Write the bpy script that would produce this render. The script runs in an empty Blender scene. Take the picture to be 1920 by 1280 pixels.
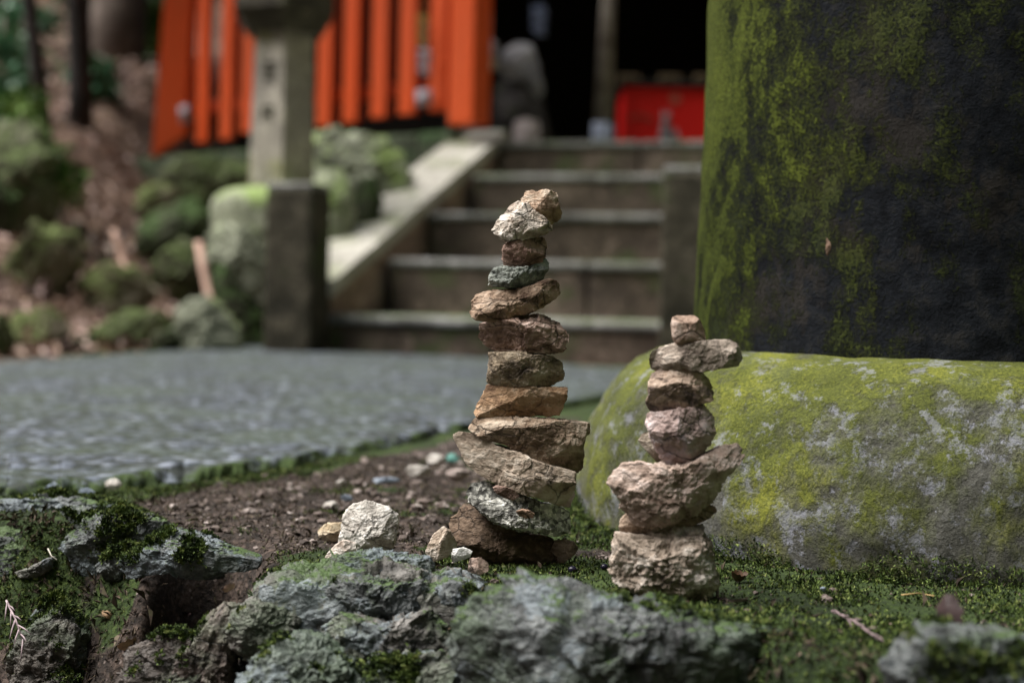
import bpy, bmesh, math, random
import numpy as np
from mathutils import Vector, Matrix
R = math.radians
sc = bpy.context.scene
COL = sc.collection

# ------------------------------------------------------------------ camera
FPX = 1920 * 50 / 36.0          # focal length in photo pixels
PX0, PY0 = 960.0, 560.0         # principal point (horizon) in photo pixels
ROLL = 0.022
CZ = 0.17                        # eye height
cr, sr = math.cos(ROLL), math.sin(ROLL)
cam = bpy.data.cameras.new('camera'); camo = bpy.data.objects.new('camera', cam); COL.objects.link(camo)
camo.matrix_world = Matrix(((cr, -sr, 0, 0), (0, 0, -1, 0), (sr, cr, 0, CZ), (0, 0, 0, 1)))
cam.lens = 50; cam.sensor_width = 36; cam.sensor_fit = 'HORIZONTAL'
cam.shift_y = (PY0 - 640) / 1920
cam.clip_start = 0.02; cam.clip_end = 300
cam.dof.use_dof = True; cam.dof.focus_distance = 0.935; cam.dof.aperture_fstop = 4.6
sc.camera = camo
sc.view_settings.view_transform = 'Standard'; sc.view_settings.look = 'None'
sc.view_settings.exposure = 1.55; sc.view_settings.gamma = 1
# ------------------------------------------------------------------ light
SUN_EL, SUN_AZ = 60, -94        # azimuth measured from +Y towards +X
w = bpy.data.worlds.new('World'); sc.world = w; w.use_nodes = True
wn = w.node_tree; bg = wn.nodes['Background']
sky = wn.nodes.new('ShaderNodeTexSky'); sky.sky_type = 'NISHITA'; sky.sun_disc = False
sky.sun_elevation = R(SUN_EL); sky.sun_rotation = R(SUN_AZ)
wn.links.new(sky.outputs[0], bg.inputs[0]); bg.inputs[1].default_value = 0.05
sl = bpy.data.lights.new('sun', 'SUN'); sl.energy = 3.4; sl.angle = R(44); sl.color = (1, .95, .88)
so = bpy.data.objects.new('sun', sl); COL.objects.link(so)
sd = Vector((math.sin(R(SUN_AZ)) * math.cos(R(SUN_EL)), math.cos(R(SUN_AZ)) * math.cos(R(SUN_EL)), math.sin(R(SUN_EL))))
so.rotation_euler = (-sd).to_track_quat('-Z', 'Y').to_euler()
try:
    sc.cycles.max_bounces = 5; sc.cycles.diffuse_bounces = 3; sc.cycles.glossy_bounces = 2
    sc.cycles.use_denoising = True
except Exception: pass

# ------------------------------------------------------------------ pixel helpers
def P(px, py, Y):
    u = (px - PX0) / FPX; v = -(py - PY0) / FPX
    return np.array([(u * cr - v * sr) * Y, Y, CZ + (u * sr + v * cr) * Y])
def G(px, py, z=0.0):
    u = (px - PX0) / FPX; v = -(py - PY0) / FPX
    s = u * sr + v * cr
    Y = (z - CZ) / s
    return np.array([(u * cr - v * sr) * Y, Y, z])

# ------------------------------------------------------------------ numpy noise
def _hash(ix, iy, iz, seed):
    h = (ix.astype(np.int64) * 374761393 + iy.astype(np.int64) * 668265263 + iz.astype(np.int64) * 2147483647 + seed * 1274126177) & 0xFFFFFFFF
    h = ((h ^ (h >> 13)) * 1274126177) & 0xFFFFFFFF
    h = ((h ^ (h >> 16)) * 2246822519) & 0xFFFFFFFF
    h = (h ^ (h >> 15)) & 0xFFFFFFFF
    return h / 4294967295.0
def vnoise(p, seed=0):
    i = np.floor(p); f = p - i; f = f * f * f * (f * (f * 6 - 15) + 10)
    r = 0
    for dx in (0, 1):
        for dy in (0, 1):
            for dz in (0, 1):
                wgt = (f[:, 0] if dx else 1 - f[:, 0]) * (f[:, 1] if dy else 1 - f[:, 1]) * (f[:, 2] if dz else 1 - f[:, 2])
                r = r + wgt * _hash(i[:, 0] + dx, i[:, 1] + dy, i[:, 2] + dz, seed)
    return r * 2 - 1
def fbm(p, oct=4, seed=0, gain=.5, ridge=False):
    a = 1.0; s = 0; t = 0
    for k in range(oct):
        n = vnoise(p * 2.03 ** k + 17.3 * k, seed + k)
        if ridge: n = 1 - 2 * np.abs(n)
        s = s + a * n; t += a; a *= gain
    return s / t
def chips(p, seed=0):
    """flat tilted facets: nearest cell's random gradient times the offset from its centre"""
    i = np.floor(p); best = np.full(len(p), 1e9); out = np.zeros(len(p))
    for dx in (-1, 0, 1):
        for dy in (-1, 0, 1):
            for dz in (-1, 0, 1):
                c = i + np.array([dx, dy, dz])
                j = np.stack([_hash(c[:, 0], c[:, 1], c[:, 2], seed + q) for q in (1, 2, 3)], 1)
                d = p - (c + j); dd = (d * d).sum(1)
                g = np.stack([_hash(c[:, 0], c[:, 1], c[:, 2], seed + q) for q in (4, 5, 6)], 1) * 2 - 1
                o = _hash(c[:, 0], c[:, 1], c[:, 2], seed + 7) * .6 - .3
                m = dd < best
                best = np.where(m, dd, best); out = np.where(m, (g * d).sum(1) + o, out)
    return out
def N2(x, y, s, seed=0, oct=4):
    sh = np.shape(x); p = np.stack([np.ravel(x) * s, np.ravel(y) * s, np.zeros(np.size(x)) + seed * 3.7], 1)
    return fbm(p, oct, seed).reshape(sh)
def sstep(a, b, x):
    t = np.clip((x - a) / (b - a), 0, 1); return t * t * (3 - 2 * t)

# ------------------------------------------------------------------ object helpers
def props(o, label=None, cat=None, group=None, kind=None):
    if label: o['label'] = label
    if cat: o['category'] = cat
    if group: o['group'] = group
    if kind: o['kind'] = kind
    return o
def empty(name, loc, label, cat, group=None):
    o = bpy.data.objects.new(name, None); o.location = loc; COL.objects.link(o); o.empty_display_size = .05
    return props(o, label, cat, group)
def mk(name, V, F, mat, parent=None, smooth=True, origin=None, attr=None):
    V = np.asarray(V, dtype=np.float64).reshape(-1, 3)
    off = np.zeros(3)
    if parent is not None:
        off = np.array(parent.matrix_basis.translation) if parent.parent is None else np.array(parent.parent.matrix_basis.translation) + np.array(parent.matrix_basis.translation)
    loc = np.zeros(3)
    if origin is not None: loc = np.asarray(origin, float)
    elif parent is None: loc = np.array([V[:, 0].mean(), V[:, 1].mean(), V[:, 2].mean()])
    else: loc = off.copy()
    me = bpy.data.meshes.new(name)
    if isinstance(F, np.ndarray):
        k = F.shape[1]
        me.vertices.add(len(V)); me.vertices.foreach_set('co', (V - loc).ravel())
        me.loops.add(F.size); me.loops.foreach_set('vertex_index', F.ravel().astype(np.int32))
        me.polygons.add(len(F)); me.polygons.foreach_set('loop_start', np.arange(0, F.size, k, dtype=np.int32))
        me.polygons.foreach_set('loop_total', np.full(len(F), k, dtype=np.int32))
        me.update(calc_edges=True)
    else:
        me.from_pydata([tuple(v) for v in (V - loc)], [], F)
    me.polygons.foreach_set('use_smooth', np.full(len(me.polygons), smooth))
    if attr is not None:
        for an, av in attr.items():
            a = me.attributes.new(an, 'FLOAT', 'POINT'); a.data.foreach_set('value', av.astype(np.float32))
    me.materials.append(mat)
    o = bpy.data.objects.new(name, me); COL.objects.link(o)
    o.location = loc - off
    if parent is not None: o.parent = parent
    return o
class MB:
    def __init__(s): s.V = []; s.F = []; s.n = 0
    def add(s, V, F):
        V = np.asarray(V, float).reshape(-1, 3)
        s.V.append(V); s.F += [tuple(int(i) + s.n for i in f) for f in F]; s.n += len(V); return s
    def box(s, c, size, rz=0.0, taper=1.0, bevel=0.0, axis=None):
        bm = bmesh.new(); bmesh.ops.create_cube(bm, size=1)
        for v in bm.verts:
            k = taper if v.co.z > 0 else 1
            v.co = Vector((v.co.x * size[0] * k, v.co.y * size[1] * k, v.co.z * size[2]))
        if bevel > 0: bmesh.ops.bevel(bm, geom=list(bm.edges), offset=bevel, segments=2, affect='EDGES', profile=.6)
        M = Matrix.Translation(Vector(c)) @ (axis if axis is not None else Matrix.Rotation(rz, 4, 'Z'))
        bm.verts.ensure_lookup_table()
        V = [tuple(M @ v.co) for v in bm.verts]; F = [[v.index for v in f.verts] for f in bm.faces]; bm.free()
        return s.add(V, F)
    def prism(s, poly, z0, z1, top=1.0, rz=0.0, c=(0, 0)):
        n = len(poly); V = []
        for z, k in ((z0, 1), (z1, top)):
            for x, y in poly: V.append((c[0] + x * k, c[1] + y * k, z))
        F = [tuple(range(n))[::-1], tuple(range(n, 2 * n))] + [(i, (i + 1) % n, n + (i + 1) % n, n + i) for i in range(n)]
        return s.add(V, F)
    def tube(s, pts, rad, n=8):
        pts = [Vector(p) for p in pts]; V = []; F = []
        for i, p in enumerate(pts):
            t = (pts[min(i + 1, len(pts) - 1)] - pts[max(i - 1, 0)]).normalized()
            a = t.orthogonal().normalized(); b = t.cross(a)
            r = rad[i] if hasattr(rad, '__len__') else rad
            for k in range(n):
                q = 2 * math.pi * k / n; V.append(p + (a * math.cos(q) + b * math.sin(q)) * r)
        for i in range(len(pts) - 1):
            for k in range(n):
                F.append((i * n + k, i * n + (k + 1) % n, (i + 1) * n + (k + 1) % n, (i + 1) * n + k))
        F.append(tuple(range(n))[::-1]); F.append(tuple(range((len(pts) - 1) * n, len(pts) * n)))
        return s.add([tuple(v) for v in V], F)
    def build(s, name, mat, parent=None, smooth=False, origin=None):
        return mk(name, np.concatenate(s.V), s.F, mat, parent, smooth, origin)
_ico = {}
def ico(n):
    if n not in _ico:
        bm = bmesh.new(); bmesh.ops.create_icosphere(bm, subdivisions=n, radius=1)
        bm.verts.ensure_lookup_table()
        _ico[n] = (np.array([v.co[:] for v in bm.verts]), np.array([[v.index for v in f.verts] for f in bm.faces])); bm.free()
    return _ico[n]

# ------------------------------------------------------------------ material helpers
class Nt:
    def __init__(s, name):
        s.m = bpy.data.materials.new(name); s.m.use_nodes = True; s.t = s.m.node_tree
        s.b = s.t.nodes['Principled BSDF']; s.c = s.t.nodes.new('ShaderNodeTexCoord')
        s.b.inputs['Roughness'].default_value = .85
        s.b.inputs['Specular IOR Level'].default_value = .3
        s.co = s.c.outputs['Object']
    def n(s, k): return s.t.nodes.new('ShaderNode' + k)
    def l(s, a, b): s.t.links.new(a, b)
    def coord(s, off=(0, 0, 0), scale=(1, 1, 1), rot=(0, 0, 0)):
        m = s.n('Mapping'); s.l(s.co, m.inputs[0]); m.inputs['Location'].default_value = off
        m.inputs['Scale'].default_value = scale; m.inputs['Rotation'].default_value = rot; return m.outputs[0]
    def noise(s, scale, det=5, rough=.55, co=None, dist=0.0):
        m = s.n('TexNoise'); s.l(co or s.co, m.inputs['Vector']); m.inputs['Scale'].default_value = scale
        m.inputs['Detail'].default_value = det; m.inputs['Roughness'].default_value = rough; m.inputs['Distortion'].default_value = dist
        return m.outputs['Fac']
    def vor(s, scale, feat='F1', co=None, out='Distance', rnd=1):
        m = s.n('TexVoronoi'); m.feature = feat; s.l(co or s.co, m.inputs['Vector']); m.inputs['Scale'].default_value = scale
        m.inputs['Randomness'].default_value = rnd; return m.outputs[out]
    def ramp(s, f, stops, mode='LINEAR'):
        m = s.n('ValToRGB'); m.color_ramp.interpolation = mode; e = m.color_ramp.elements
        while len(e) < len(stops): e.new(.5)
        for q, (p, c) in zip(e, stops):
            q.position = p; q.color = (c, c, c, 1) if not hasattr(c, '__len__') else (*c, 1)
        s.l(f, m.inputs[0]); return m.outputs[0]
    def mix(s, f, a, b, mode='MIX'):
        m = s.n('MixRGB'); m.blend_type = mode
        for i, x in enumerate((f, a, b)):
            if hasattr(x, 'is_output'): s.l(x, m.inputs[i])
            elif i == 0: m.inputs[0].default_value = x
            else: m.inputs[i].default_value = (*x, 1)
        return m.outputs[0]
    def math(s, op, a, b=0.0, clamp=False):
        m = s.n('Math'); m.operation = op; m.use_clamp = clamp
        for i, x in enumerate((a, b)):
            if hasattr(x, 'is_output'): s.l(x, m.inputs[i])
            else: m.inputs[i].default_value = x
        return m.outputs[0]
    def normal_z(s):
        g = s.n('NewGeometry'); x = s.n('SeparateXYZ'); s.l(g.outputs['Normal'], x.inputs[0]); return x.outputs
    def attr(s, nm):
        a = s.n('Attribute'); a.attribute_name = nm; return a.outputs['Fac']
    def bump(s, h, dist, strength=1.0, prev=None):
        m = s.n('Bump'); s.l(h, m.inputs['Height']); m.inputs['Distance'].default_value = dist; m.inputs['Strength'].default_value = strength
        if prev: s.l(prev, m.inputs['Normal'])
        return m.outputs[0]
    def done(s, col, normal=None, rough=None):
        if hasattr(col, 'is_output'): s.l(col, s.b.inputs['Base Color'])
        else: s.b.inputs['Base Color'].default_value = (*col, 1)
        if normal: s.l(normal, s.b.inputs['Normal'])
        if rough is not None:
            if hasattr(rough, 'is_output'): s.l(rough, s.b.inputs['Roughness'])
            else: s.b.inputs['Roughness'].default_value = rough
        return s.m

_rs = [0]
def rock_mat(name, dark, mid, light, rust=None, rust_amt=.0, moss=0.0, speck=0.0, scale=1.0, bumpd=.0022, strata=None, mosscol=(.045, .085, .012), lichen=0.0):
    t = Nt(name); _rs[0] += 1; k = _rs[0]
    off = (k * 3.17, k * 1.71, k * 2.33)
    co = t.coord(off, (1, 1, 1))
    st = t.coord(off, (1, 1, 2.0), (R(10 * (k % 5) - 20), R(strata if strata is not None else 25), 0)) 
    n1 = t.noise(38 * scale, 7, .62, st, .6); n2 = t.noise(170 * scale, 5, .6, co); n3 = t.noise(15 * scale, 3, .5, co)
    a = t.math('ADD', t.math('MULTIPLY', n1, .65), t.math('MULTIPLY', n2, .35))
    br = 1.06 if name != 'bank_rock' else .56
    dark, mid, light = [tuple(min(.9, x * br) for x in q_) for q_ in (dark, mid, light)]
    c = t.ramp(a, [(.38, dark), (.5, mid), (.62, light)])
    if rust is not None:
        m = t.ramp(t.math('ADD', t.math('MULTIPLY', n3, .7), t.math('MULTIPLY', n2, .3)), [(.62 - rust_amt * .16, 0.0), (.72 - rust_amt * .16, .8)])
        c = t.mix(m, c, rust)
    if speck > 0:
        v = t.vor(420 * scale, co=co, out='Color'); sp = t.ramp(v, [(.28, .35), (.5, 1.0), (.72, 1.75)])
        c = t.mix(speck, c, t.mix(1.0, c, sp, 'MULTIPLY'))
    if name == 'bank_rock':
        c = t.mix(t.ramp(t.noise(17, 6, .68, co), [(.46, 0.0), (.60, .7)]), c, (.05, .085, .04))
    # dark mineral pits
    pit = t.ramp(t.noise(90 * scale, 4, .7, co), [(.30, .45), (.40, 1.0)])
    c = t.mix(.75, c, t.mix(1.0, c, pit, 'MULTIPLY'))
    wv = t.n('VectorMath'); wv.operation = 'ADD'; nz = t.n('TexNoise'); t.l(co, nz.inputs['Vector']); nz.inputs['Scale'].default_value = 60; nz.inputs['Detail'].default_value = 4
    ms = t.n('VectorMath'); ms.operation = 'SCALE'; t.l(nz.outputs['Color'], ms.inputs[0]); ms.inputs['Scale'].default_value = .022
    t.l(st, wv.inputs[0]); t.l(ms.outputs[0], wv.inputs[1])
    ce = t.vor(34 * scale, 'DISTANCE_TO_EDGE', wv.outputs[0])
    ck = t.ramp(ce, [(.0, .12), (.022, .75), (.05, 1.0)])
    ckm = t.ramp(n3, [(.45, 0.0), (.56, .85)])
    c = t.mix(ckm, c, t.mix(1.0, c, ck, 'MULTIPLY'))
    h = t.math('ADD', t.math('MULTIPLY', n1, 1.0), t.math('MULTIPLY', n2, .45))
    h = t.math('ADD', h, t.math('MULTIPLY', t.math('MULTIPLY', ck, ckm), .22))
    bumpd = bumpd * (.55 + .75 * ((k * 7) % 5) / 4) if name != 'bank_rock' else bumpd
    nrm = t.bump(h, bumpd * 1.9, 1.0)
    nrm = t.bump(t.noise(520 * scale, 4, .65, co), bumpd * .35, 1.0, nrm)
    if lichen > 0:
        lm = t.ramp(t.noise(26, 6, .7, co), [(.58 - lichen * .12, 0.0), (.61 - lichen * .12, 1.0)])
        c = t.mix(t.math('MULTIPLY', lm, .6), c, (.17, .21, .24))
    if moss > 0:
        z = t.normal_z()[2]
        mm = t.math('ADD', t.math('MULTIPLY', z, .42), t.math('MULTIPLY', t.noise(34, 6, .68, co), 1.0))
        mm = t.ramp(mm, [(1.0 - moss * .3, 0.0), (1.06 - moss * .3, 1.0)])
        mc = t.mix(t.noise(300, 3, .6, co), tuple(x * .45 for x in mosscol), tuple(min(1, x * 1.6) for x in mosscol))
        c = t.mix(mm, c, mc)
        hm = t.math('MULTIPLY', mm, t.noise(520, 3, .6, co))
        nrm = t.bump(hm, .003, .9, nrm)
    if name == 'bank_rock': t.b.inputs['Specular IOR Level'].default_value = .6
    return t.done(c, nrm, .6 if name == 'bank_rock' else .8)

def ray_poly(poly, c, n=1440):
    th = np.linspace(-math.pi, math.pi, n, endpoint=False); d = np.stack([np.cos(th), np.sin(th)], 1)
    r = np.zeros(n)
    for i in range(len(poly)):
        a = poly[i] - c; b = poly[(i + 1) % len(poly)] - c; e = b - a
        den = d[:, 0] * e[1] - d[:, 1] * e[0]
        den = np.where(abs(den) < 1e-12, 1e-12, den)
        t = (a[0] * e[1] - a[1] * e[0]) / den; u = (a[0] * d[:, 1] - a[1] * d[:, 0]) / den
        ok = (t > 0) & (u >= -1e-6) & (u <= 1 + 1e-6); r = np.where(ok & (t > r), t, r)
    r[r == 0] = r[r > 0].min()
    k = np.array([1, 2, 3, 2, 1.]); k /= k.sum(); r = np.convolve(np.r_[r[-2:], r, r[:2]], k, 'valid')
    return th, r
def rock_geo(poly, Y, depth=.75, seed=0, sub=7, p=2.6, facets=15, cut=(.60, .90), chip=.16, rough=.022, planes=(), chipn=2.6, tiltx=0.0):
    W = np.array([P(x, y, Y) for x, y in poly]); q = W[:, [0, 2]]
    x, z = q[:, 0], q[:, 1]; A = (x * np.roll(z, -1) - np.roll(x, -1) * z); ar = A.sum() / 2
    cx = ((x + np.roll(x, -1)) * A).sum() / (6 * ar); cz = ((z + np.roll(z, -1)) * A).sum() / (6 * ar)
    c = np.array([cx, cz]); th, r = ray_poly(q, c)
    D = depth * math.sqrt(abs(ar) / math.pi) if depth < 5 else depth
    S, F = ico(sub)
    s = np.hypot(S[:, 0], S[:, 2]); k = (s ** p + np.abs(S[:, 1]) ** p) ** (1 / p)
    a = np.arctan2(S[:, 2], S[:, 0]); rr = np.interp(a, th, r, period=2 * math.pi)
    V = np.stack([rr * np.cos(a) * s / k, D * S[:, 1] / k, rr * np.sin(a) * s / k], 1)
    rng = np.random.default_rng(seed)
    size = math.sqrt(abs(ar) / math.pi)
    pl = [np.array(n_, float) for n_ in planes]
    for i in range(facets):
        pl.append(np.array([rng.uniform(-.6, .6), -1 if i % 3 else 1, rng.uniform(-.6, .6)]))
    for n_ in pl:
        cc = rng.uniform(*cut)
        if len(n_) == 4: cc = n_[3]; n_ = n_[:3]
        n_ = n_ / np.linalg.norm(n_); d = V @ n_; m = d.max() * cc; ex = np.maximum(d - m, 0)
        V = V - ex[:, None] * n_ * .97
    dirn = V / (np.linalg.norm(V, axis=1)[:, None] + 1e-9)
    U = V / size
    wob = U + .05 * np.stack([vnoise(U * 3, seed + 50), vnoise(U * 3, seed + 51), vnoise(U * 3, seed + 52)], 1)
    d = chip * size * .34 * chips(wob * chipn * .6, seed) + chip * size * .24 * chips(wob * chipn * 1.5 + 9, seed + 20) + chip * size * .10 * chips(wob * chipn * 3.6 + 3, seed + 40) + rough * size * .8 * fbm(U * 5, 6, seed + 5, .6, True) + rough * size * .3 * fbm(U * np.array([6, 6, 18.]), 3, seed + 7)
    V = V + dirn * d[:, None]
    ctr = np.array([cx, Y, cz])
    return V + ctr, F, ctr
def rock(name, poly, Y, mat, label=None, cat=None, group=None, parent=None, **kw):
    V, F, c = rock_geo(poly, Y, **kw)
    o = mk(name, V, F, mat, parent, True, origin=c)
    if parent is None: props(o, label, cat, group)
    return o
def conv(pts, ox, oy, s): return [(ox + x / s, oy + y / s) for x, y in pts]

# ------------------------------------------------------------------ terrain
EX = np.array([-3, -.6, -.42, -.30, -.22, -.12, -.02, .05, .12, .18, .24, .30, .5, 3])
EY = np.array([1.2, 1.12, 1.06, 1.02, .955, .905, .875, .83, .785, .72, .66, .60, .52, .4])
def crest(X): return np.interp(X, EX, EY)
def zf(X, Y):
    X = np.asarray(X, float); Y = np.asarray(Y, float)
    near = 1 - sstep(2.2, 3.0, Y)
    z = -.007 + .004 * N2(X, Y, 9, 1) * near + .0022 * N2(X, Y, 60, 2, 4) * (1 - sstep(1.6, 2.2, Y)) * (1 - sstep(.7, 1.2, abs(X)))
    e = crest(X) + .02 * N2(X, X * 0, 8, 3)
    d = e - Y
    slope = np.interp(X, [-.3, .12, .22, .4], [1.25, 1.2, .45, .35])
    drop = np.maximum(d, 0) * slope
    drop = drop + .035 * sstep(0, .08, d) * N2(X, Y, 11, 4, 4) + .020 * sstep(0, .05, d) * N2(X, Y, 38, 5, 5)
    z = z - np.clip(drop, -.02, .34) * sstep(-.01, .02, d)
    # rounded mossy hump on the left crest
    z = z + .010 * np.exp(-((X + .36) / .10) ** 2 - ((Y - 1.04) / .07) ** 2)
    # cavity under the overhanging slab
    z = z - .22 * np.exp(-(((X + .200) / .030) ** 2 + ((Y - .925) / .072) ** 2) ** 2)
    # foot of the hill beyond the path
    y0 = np.interp(X, [-8, -1.7, -1.3, -.95, -.6, 1.6, 2.5], [2.4, 3.3, 3.9, 4.6, 5.9, 5.9, 3.5])
    h = np.maximum(Y - y0, 0)
    hill = np.interp(X, [-2.0, -1.5, -.9], [.27, .20, .30]) * h
    plat = np.interp(X, [-1.2, -.6], [.55, .80])
    left = sstep(-1.5, -2.2, X + 0 * Y)
    mid = np.minimum(hill, plat)
    hh = mid * (1 - left) + left * np.minimum(hill * 1.0, 30) 
    back = np.maximum(Y - 11, 0) * .7
    hh = hh + back + .12 * sstep(.0, .8, h) * N2(X, Y, 1.3, 8) * (1 - sstep(-.9, -.2, X) * (1 - sstep(8, 9, Y))) 
    hh = hh + np.maximum(X - 1.9, 0) * 1.7 + np.maximum(-X - 5.0, 0) * .55 + np.maximum(-Y - 1.0, 0) * 1.4  # rises to the right and behind are unseen slopes added to block sky light
    return z + hh
def growing(a, b, step, ext, g=1.12):
    c = list(np.arange(a, b, step)); s = step; x = b
    r = []
    while x < ext[1]: r.append(x); s *= g; x += s
    s = step; x = a; l = []
    while x > ext[0]: s *= g; x -= s; l.append(x)
    return np.array(l[::-1] + c + r)
xs = growing(-.5, .5, .0034, (-60, 60), 1.09); ys = growing(.55, 1.45, .0034, (-40, 70), 1.06)
XX, YY = np.meshgrid(xs, ys); ZZ = zf(XX, YY)
def moss_mask(X, Y):
    n = N2(X, Y, 14, 21, 5); n2 = N2(X, Y, 3.5, 22, 3)
    right = sstep(.06, .16, X + .03 * n)
    e = crest(X)
    nearpath = sstep(.18, .02, np.abs(Y - np.interp(X, pnx, pny)) + .10 * n)
    band = np.exp(-((Y - e - .03) / .05) ** 2) * .55
    hump = sstep(-.24, -.33, X) * sstep(1.2, 1.1, Y) * sstep(.93, 1.0, Y)
    behind = np.maximum(sstep(-.12, .05, X) * .66, .22 + .3 * sstep(1.05, .98, Y) * (X > -.3))
    m = np.maximum.reduce([right * .95, nearpath * .8, band, hump * 1.0, behind]) + .50 * n + .25 * n2
    m = m * (1 - .75 * sstep(.03, .09, e - Y) * (X < .15))
    m = np.where(Y > 3.0, .35 + .5 * N2(X, Y, 1.2, 23, 4), m)
    m = m * (1 - np.exp(-(((X + .200) / .05) ** 2 + ((Y - .915) / .095) ** 2) ** 2))
    return np.clip(sstep(.32, .62, m), 0, 1)
PN = [(-700, 940), (-200, 935), (0, 925), (250, 905), (450, 875), (640, 850), (860, 800), (1090, 752), (1300, 725), (1700, 700)]
PF = [(-700, 720), (-300, 698), (0, 680), (300, 660), (480, 650), (620, 653), (860, 668), (1100, 688), (1300, 692), (1700, 695)]
pn = np.array([G(x, y) for x, y in PN]); pf = np.array([G(x, y) for x, y in PF])
pnx, pny = pn[:, 0], pn[:, 1]
MM = moss_mask(XX, YY)
ni, nj = XX.shape
idx = np.arange(ni * nj).reshape(ni, nj)
FQ = np.stack([idx[:-1, :-1].ravel(), idx[:-1, 1:].ravel(), idx[1:, 1:].ravel(), idx[1:, :-1].ravel()], 1)
t = Nt('forest_soil')
mo = t.attr('moss')
n1 = t.noise(45, 8, .68); n2 = t.noise(260, 5, .65); n3 = t.noise(9, 4)
soil = t.ramp(t.math('ADD', t.math('MULTIPLY', n1, .5), t.math('MULTIPLY', n2, .5)), [(.38, (.006, .005, .004)), (.5, (.032, .024, .020)), (.63, (.12, .088, .072))])
peb = t.vor(190, out='Color'); pm = t.ramp(t.vor(190), [(.25, 1.0), (.36, 0.0)])
psel = t.ramp(peb, [(.74, 0.0), (.78, .8)])
soil = t.mix(t.math('MULTIPLY', pm, psel), soil, t.mix(peb, (.12, .09, .08), (.28, .23, .21)))
mc = t.ramp(t.math('ADD', t.math('MULTIPLY', t.noise(330, 4, .7), .6), t.math('MULTIPLY', n3, .4)), [(.35, (.005, .009, .003)), (.5, (.020, .036, .008)), (.65, (.055, .085, .018))])
far = t.n('CameraData')
mfac = t.ramp(t.math('ADD', mo, t.math('MULTIPLY', t.math('SUBTRACT', n1, .5), .9)), [(.42, 0.0), (.58, 1.0)])
hs_ = t.attr('hillside'); hc_ = t.ramp(t.noise(14, 7, .7), [(.36, (.02, .026, .010)), (.5, (.075, .085, .035)), (.66, (.20, .19, .11))]); hb_ = t.ramp(t.noise(11, 7, .7), [(.36, (.03, .018, .014)), (.5, (.11, .07, .05)), (.66, (.27, .19, .14))])
mc = t.mix(hs_, mc, hc_); soil = t.mix(hs_, soil, hb_)
col = t.mix(mfac, soil, mc)
nb = t.bump(t.math('ADD', n1, t.math('MULTIPLY', n2, .5)), .006, .9)
nb = t.bump(t.vor(190), .002, .6, nb)
M_soil = t.done(col, nb, .95)
g = mk('forest_ground', np.stack([XX.ravel(), YY.ravel(), ZZ.ravel()], 1), FQ, M_soil, origin=(0, 0, 0), attr={'moss': MM.ravel(), 'hillside': sstep(3.0, 4.2, YY).ravel()})
props(g, kind='structure')
def hit(px, py, lift=0.0):
    u = (px - PX0) / FPX; v = -(py - PY0) / FPX
    Ys = np.linspace(.45, 12, 6000)
    X = (u * cr - v * sr) * Ys; Z = CZ + (u * sr + v * cr) * Ys
    dz = Z - (zf(X, Ys) + lift); k = np.argmax(dz < 0)
    return np.array([X[k], Ys[k], Z[k]])

# ------------------------------------------------------------------ path
na, nb_ = 420, 150
u = np.linspace(0, 1, na)
def curve(p):
    s = np.linspace(0, 1, len(p)); return np.stack([np.interp(u, s, p[:, k]) for k in range(2)], 1)
A_, B_ = curve(pn), curve(pf)
A_ = A_ + np.stack([0 * u, .030 * N2(u * 30, 0 * u, 1, 31) + .022 * N2(u * 160, 0 * u, 1, 32)], 1)
tt = np.linspace(0, 1, nb_)[None, :] ** 1.6
PX_ = A_[:, None, 0] * (1 - tt) + B_[:, None, 0] * tt; PY_ = A_[:, None, 1] * (1 - tt) + B_[:, None, 1] * tt
crown = .012 * np.sin(np.clip(tt, 0, 1) * math.pi)
PZ_ = .003 + crown + .0022 * N2(PX_, PY_, 40, 33, 3) - .034 * np.clip(1 - (np.arange(nb_)[None, :] / 9.0) * (1 + .8 * N2(PX_, PY_ * 0, 45, 34, 3)), 0, 1) ** 1.5 
idp = np.arange(na * nb_).reshape(na, nb_)
FP = np.stack([idp[:-1, :-1].ravel(), idp[1:, :-1].ravel(), idp[1:, 1:].ravel(), idp[:-1, 1:].ravel()], 1)
t = Nt('path_aggregate')
sc1 = t.coord((0, 0, 0), (1, 1, 1)); vd = t.vor(58); vc = t.vor(58, out='Color'); v2 = t.vor(110); v2c = t.vor(110, out='Color')
gx = t.n('SeparateColor'); t.l(vc, gx.inputs[0]); gx2 = t.n('SeparateColor'); t.l(v2c, gx2.inputs[0])
stone = t.ramp(gx.outputs[0], [(.0, (.020, .027, .034)), (.4, (.048, .060, .078)), (.75, (.09, .108, .14)), (1, (.26, .29, .35))])
stone = t.mix(.45, stone, t.ramp(gx2.outputs[0], [(0, (.018, .024, .032)), (1, (.17, .19, .235))]))
gap = t.ramp(vd, [(.36, 0.0), (.56, 1.0)])
col = t.mix(t.math('MULTIPLY', gap, .8), stone, (.018, .022, .014))
bl = t.ramp(t.noise(6, 4, .6), [(.42, 0.0), (.62, .55)])
col = t.mix(bl, col, (.055, .072, .05))
ma = t.attr('edge')
mm = t.ramp(t.math('ADD', ma, t.math('MULTIPLY', t.math('SUBTRACT', t.noise(28, 6, .7), .5), 1.3)), [(.45, 0.0), (.6, 1.0)])
col = t.mix(mm, col, t.mix(t.noise(200, 3), (.012, .024, .007), (.045, .07, .018)))
nb = t.bump(t.math('SUBTRACT', 1.0, vd), .006, 1.0); nb = t.bump(t.noise(300, 4), .001, .8, nb)
t.b.inputs['Specular IOR Level'].default_value = .2
M_path = t.done(col, nb, .9)
edge = np.clip(1 - (PY_ - A_[:, None, 1]) / .09, 0, 1) * .75 + np.clip(1 - (B_[:, None, 1] - PY_) / .5, 0, 1) * .55 + sstep(.0, .35, PX_) * .3
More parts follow.
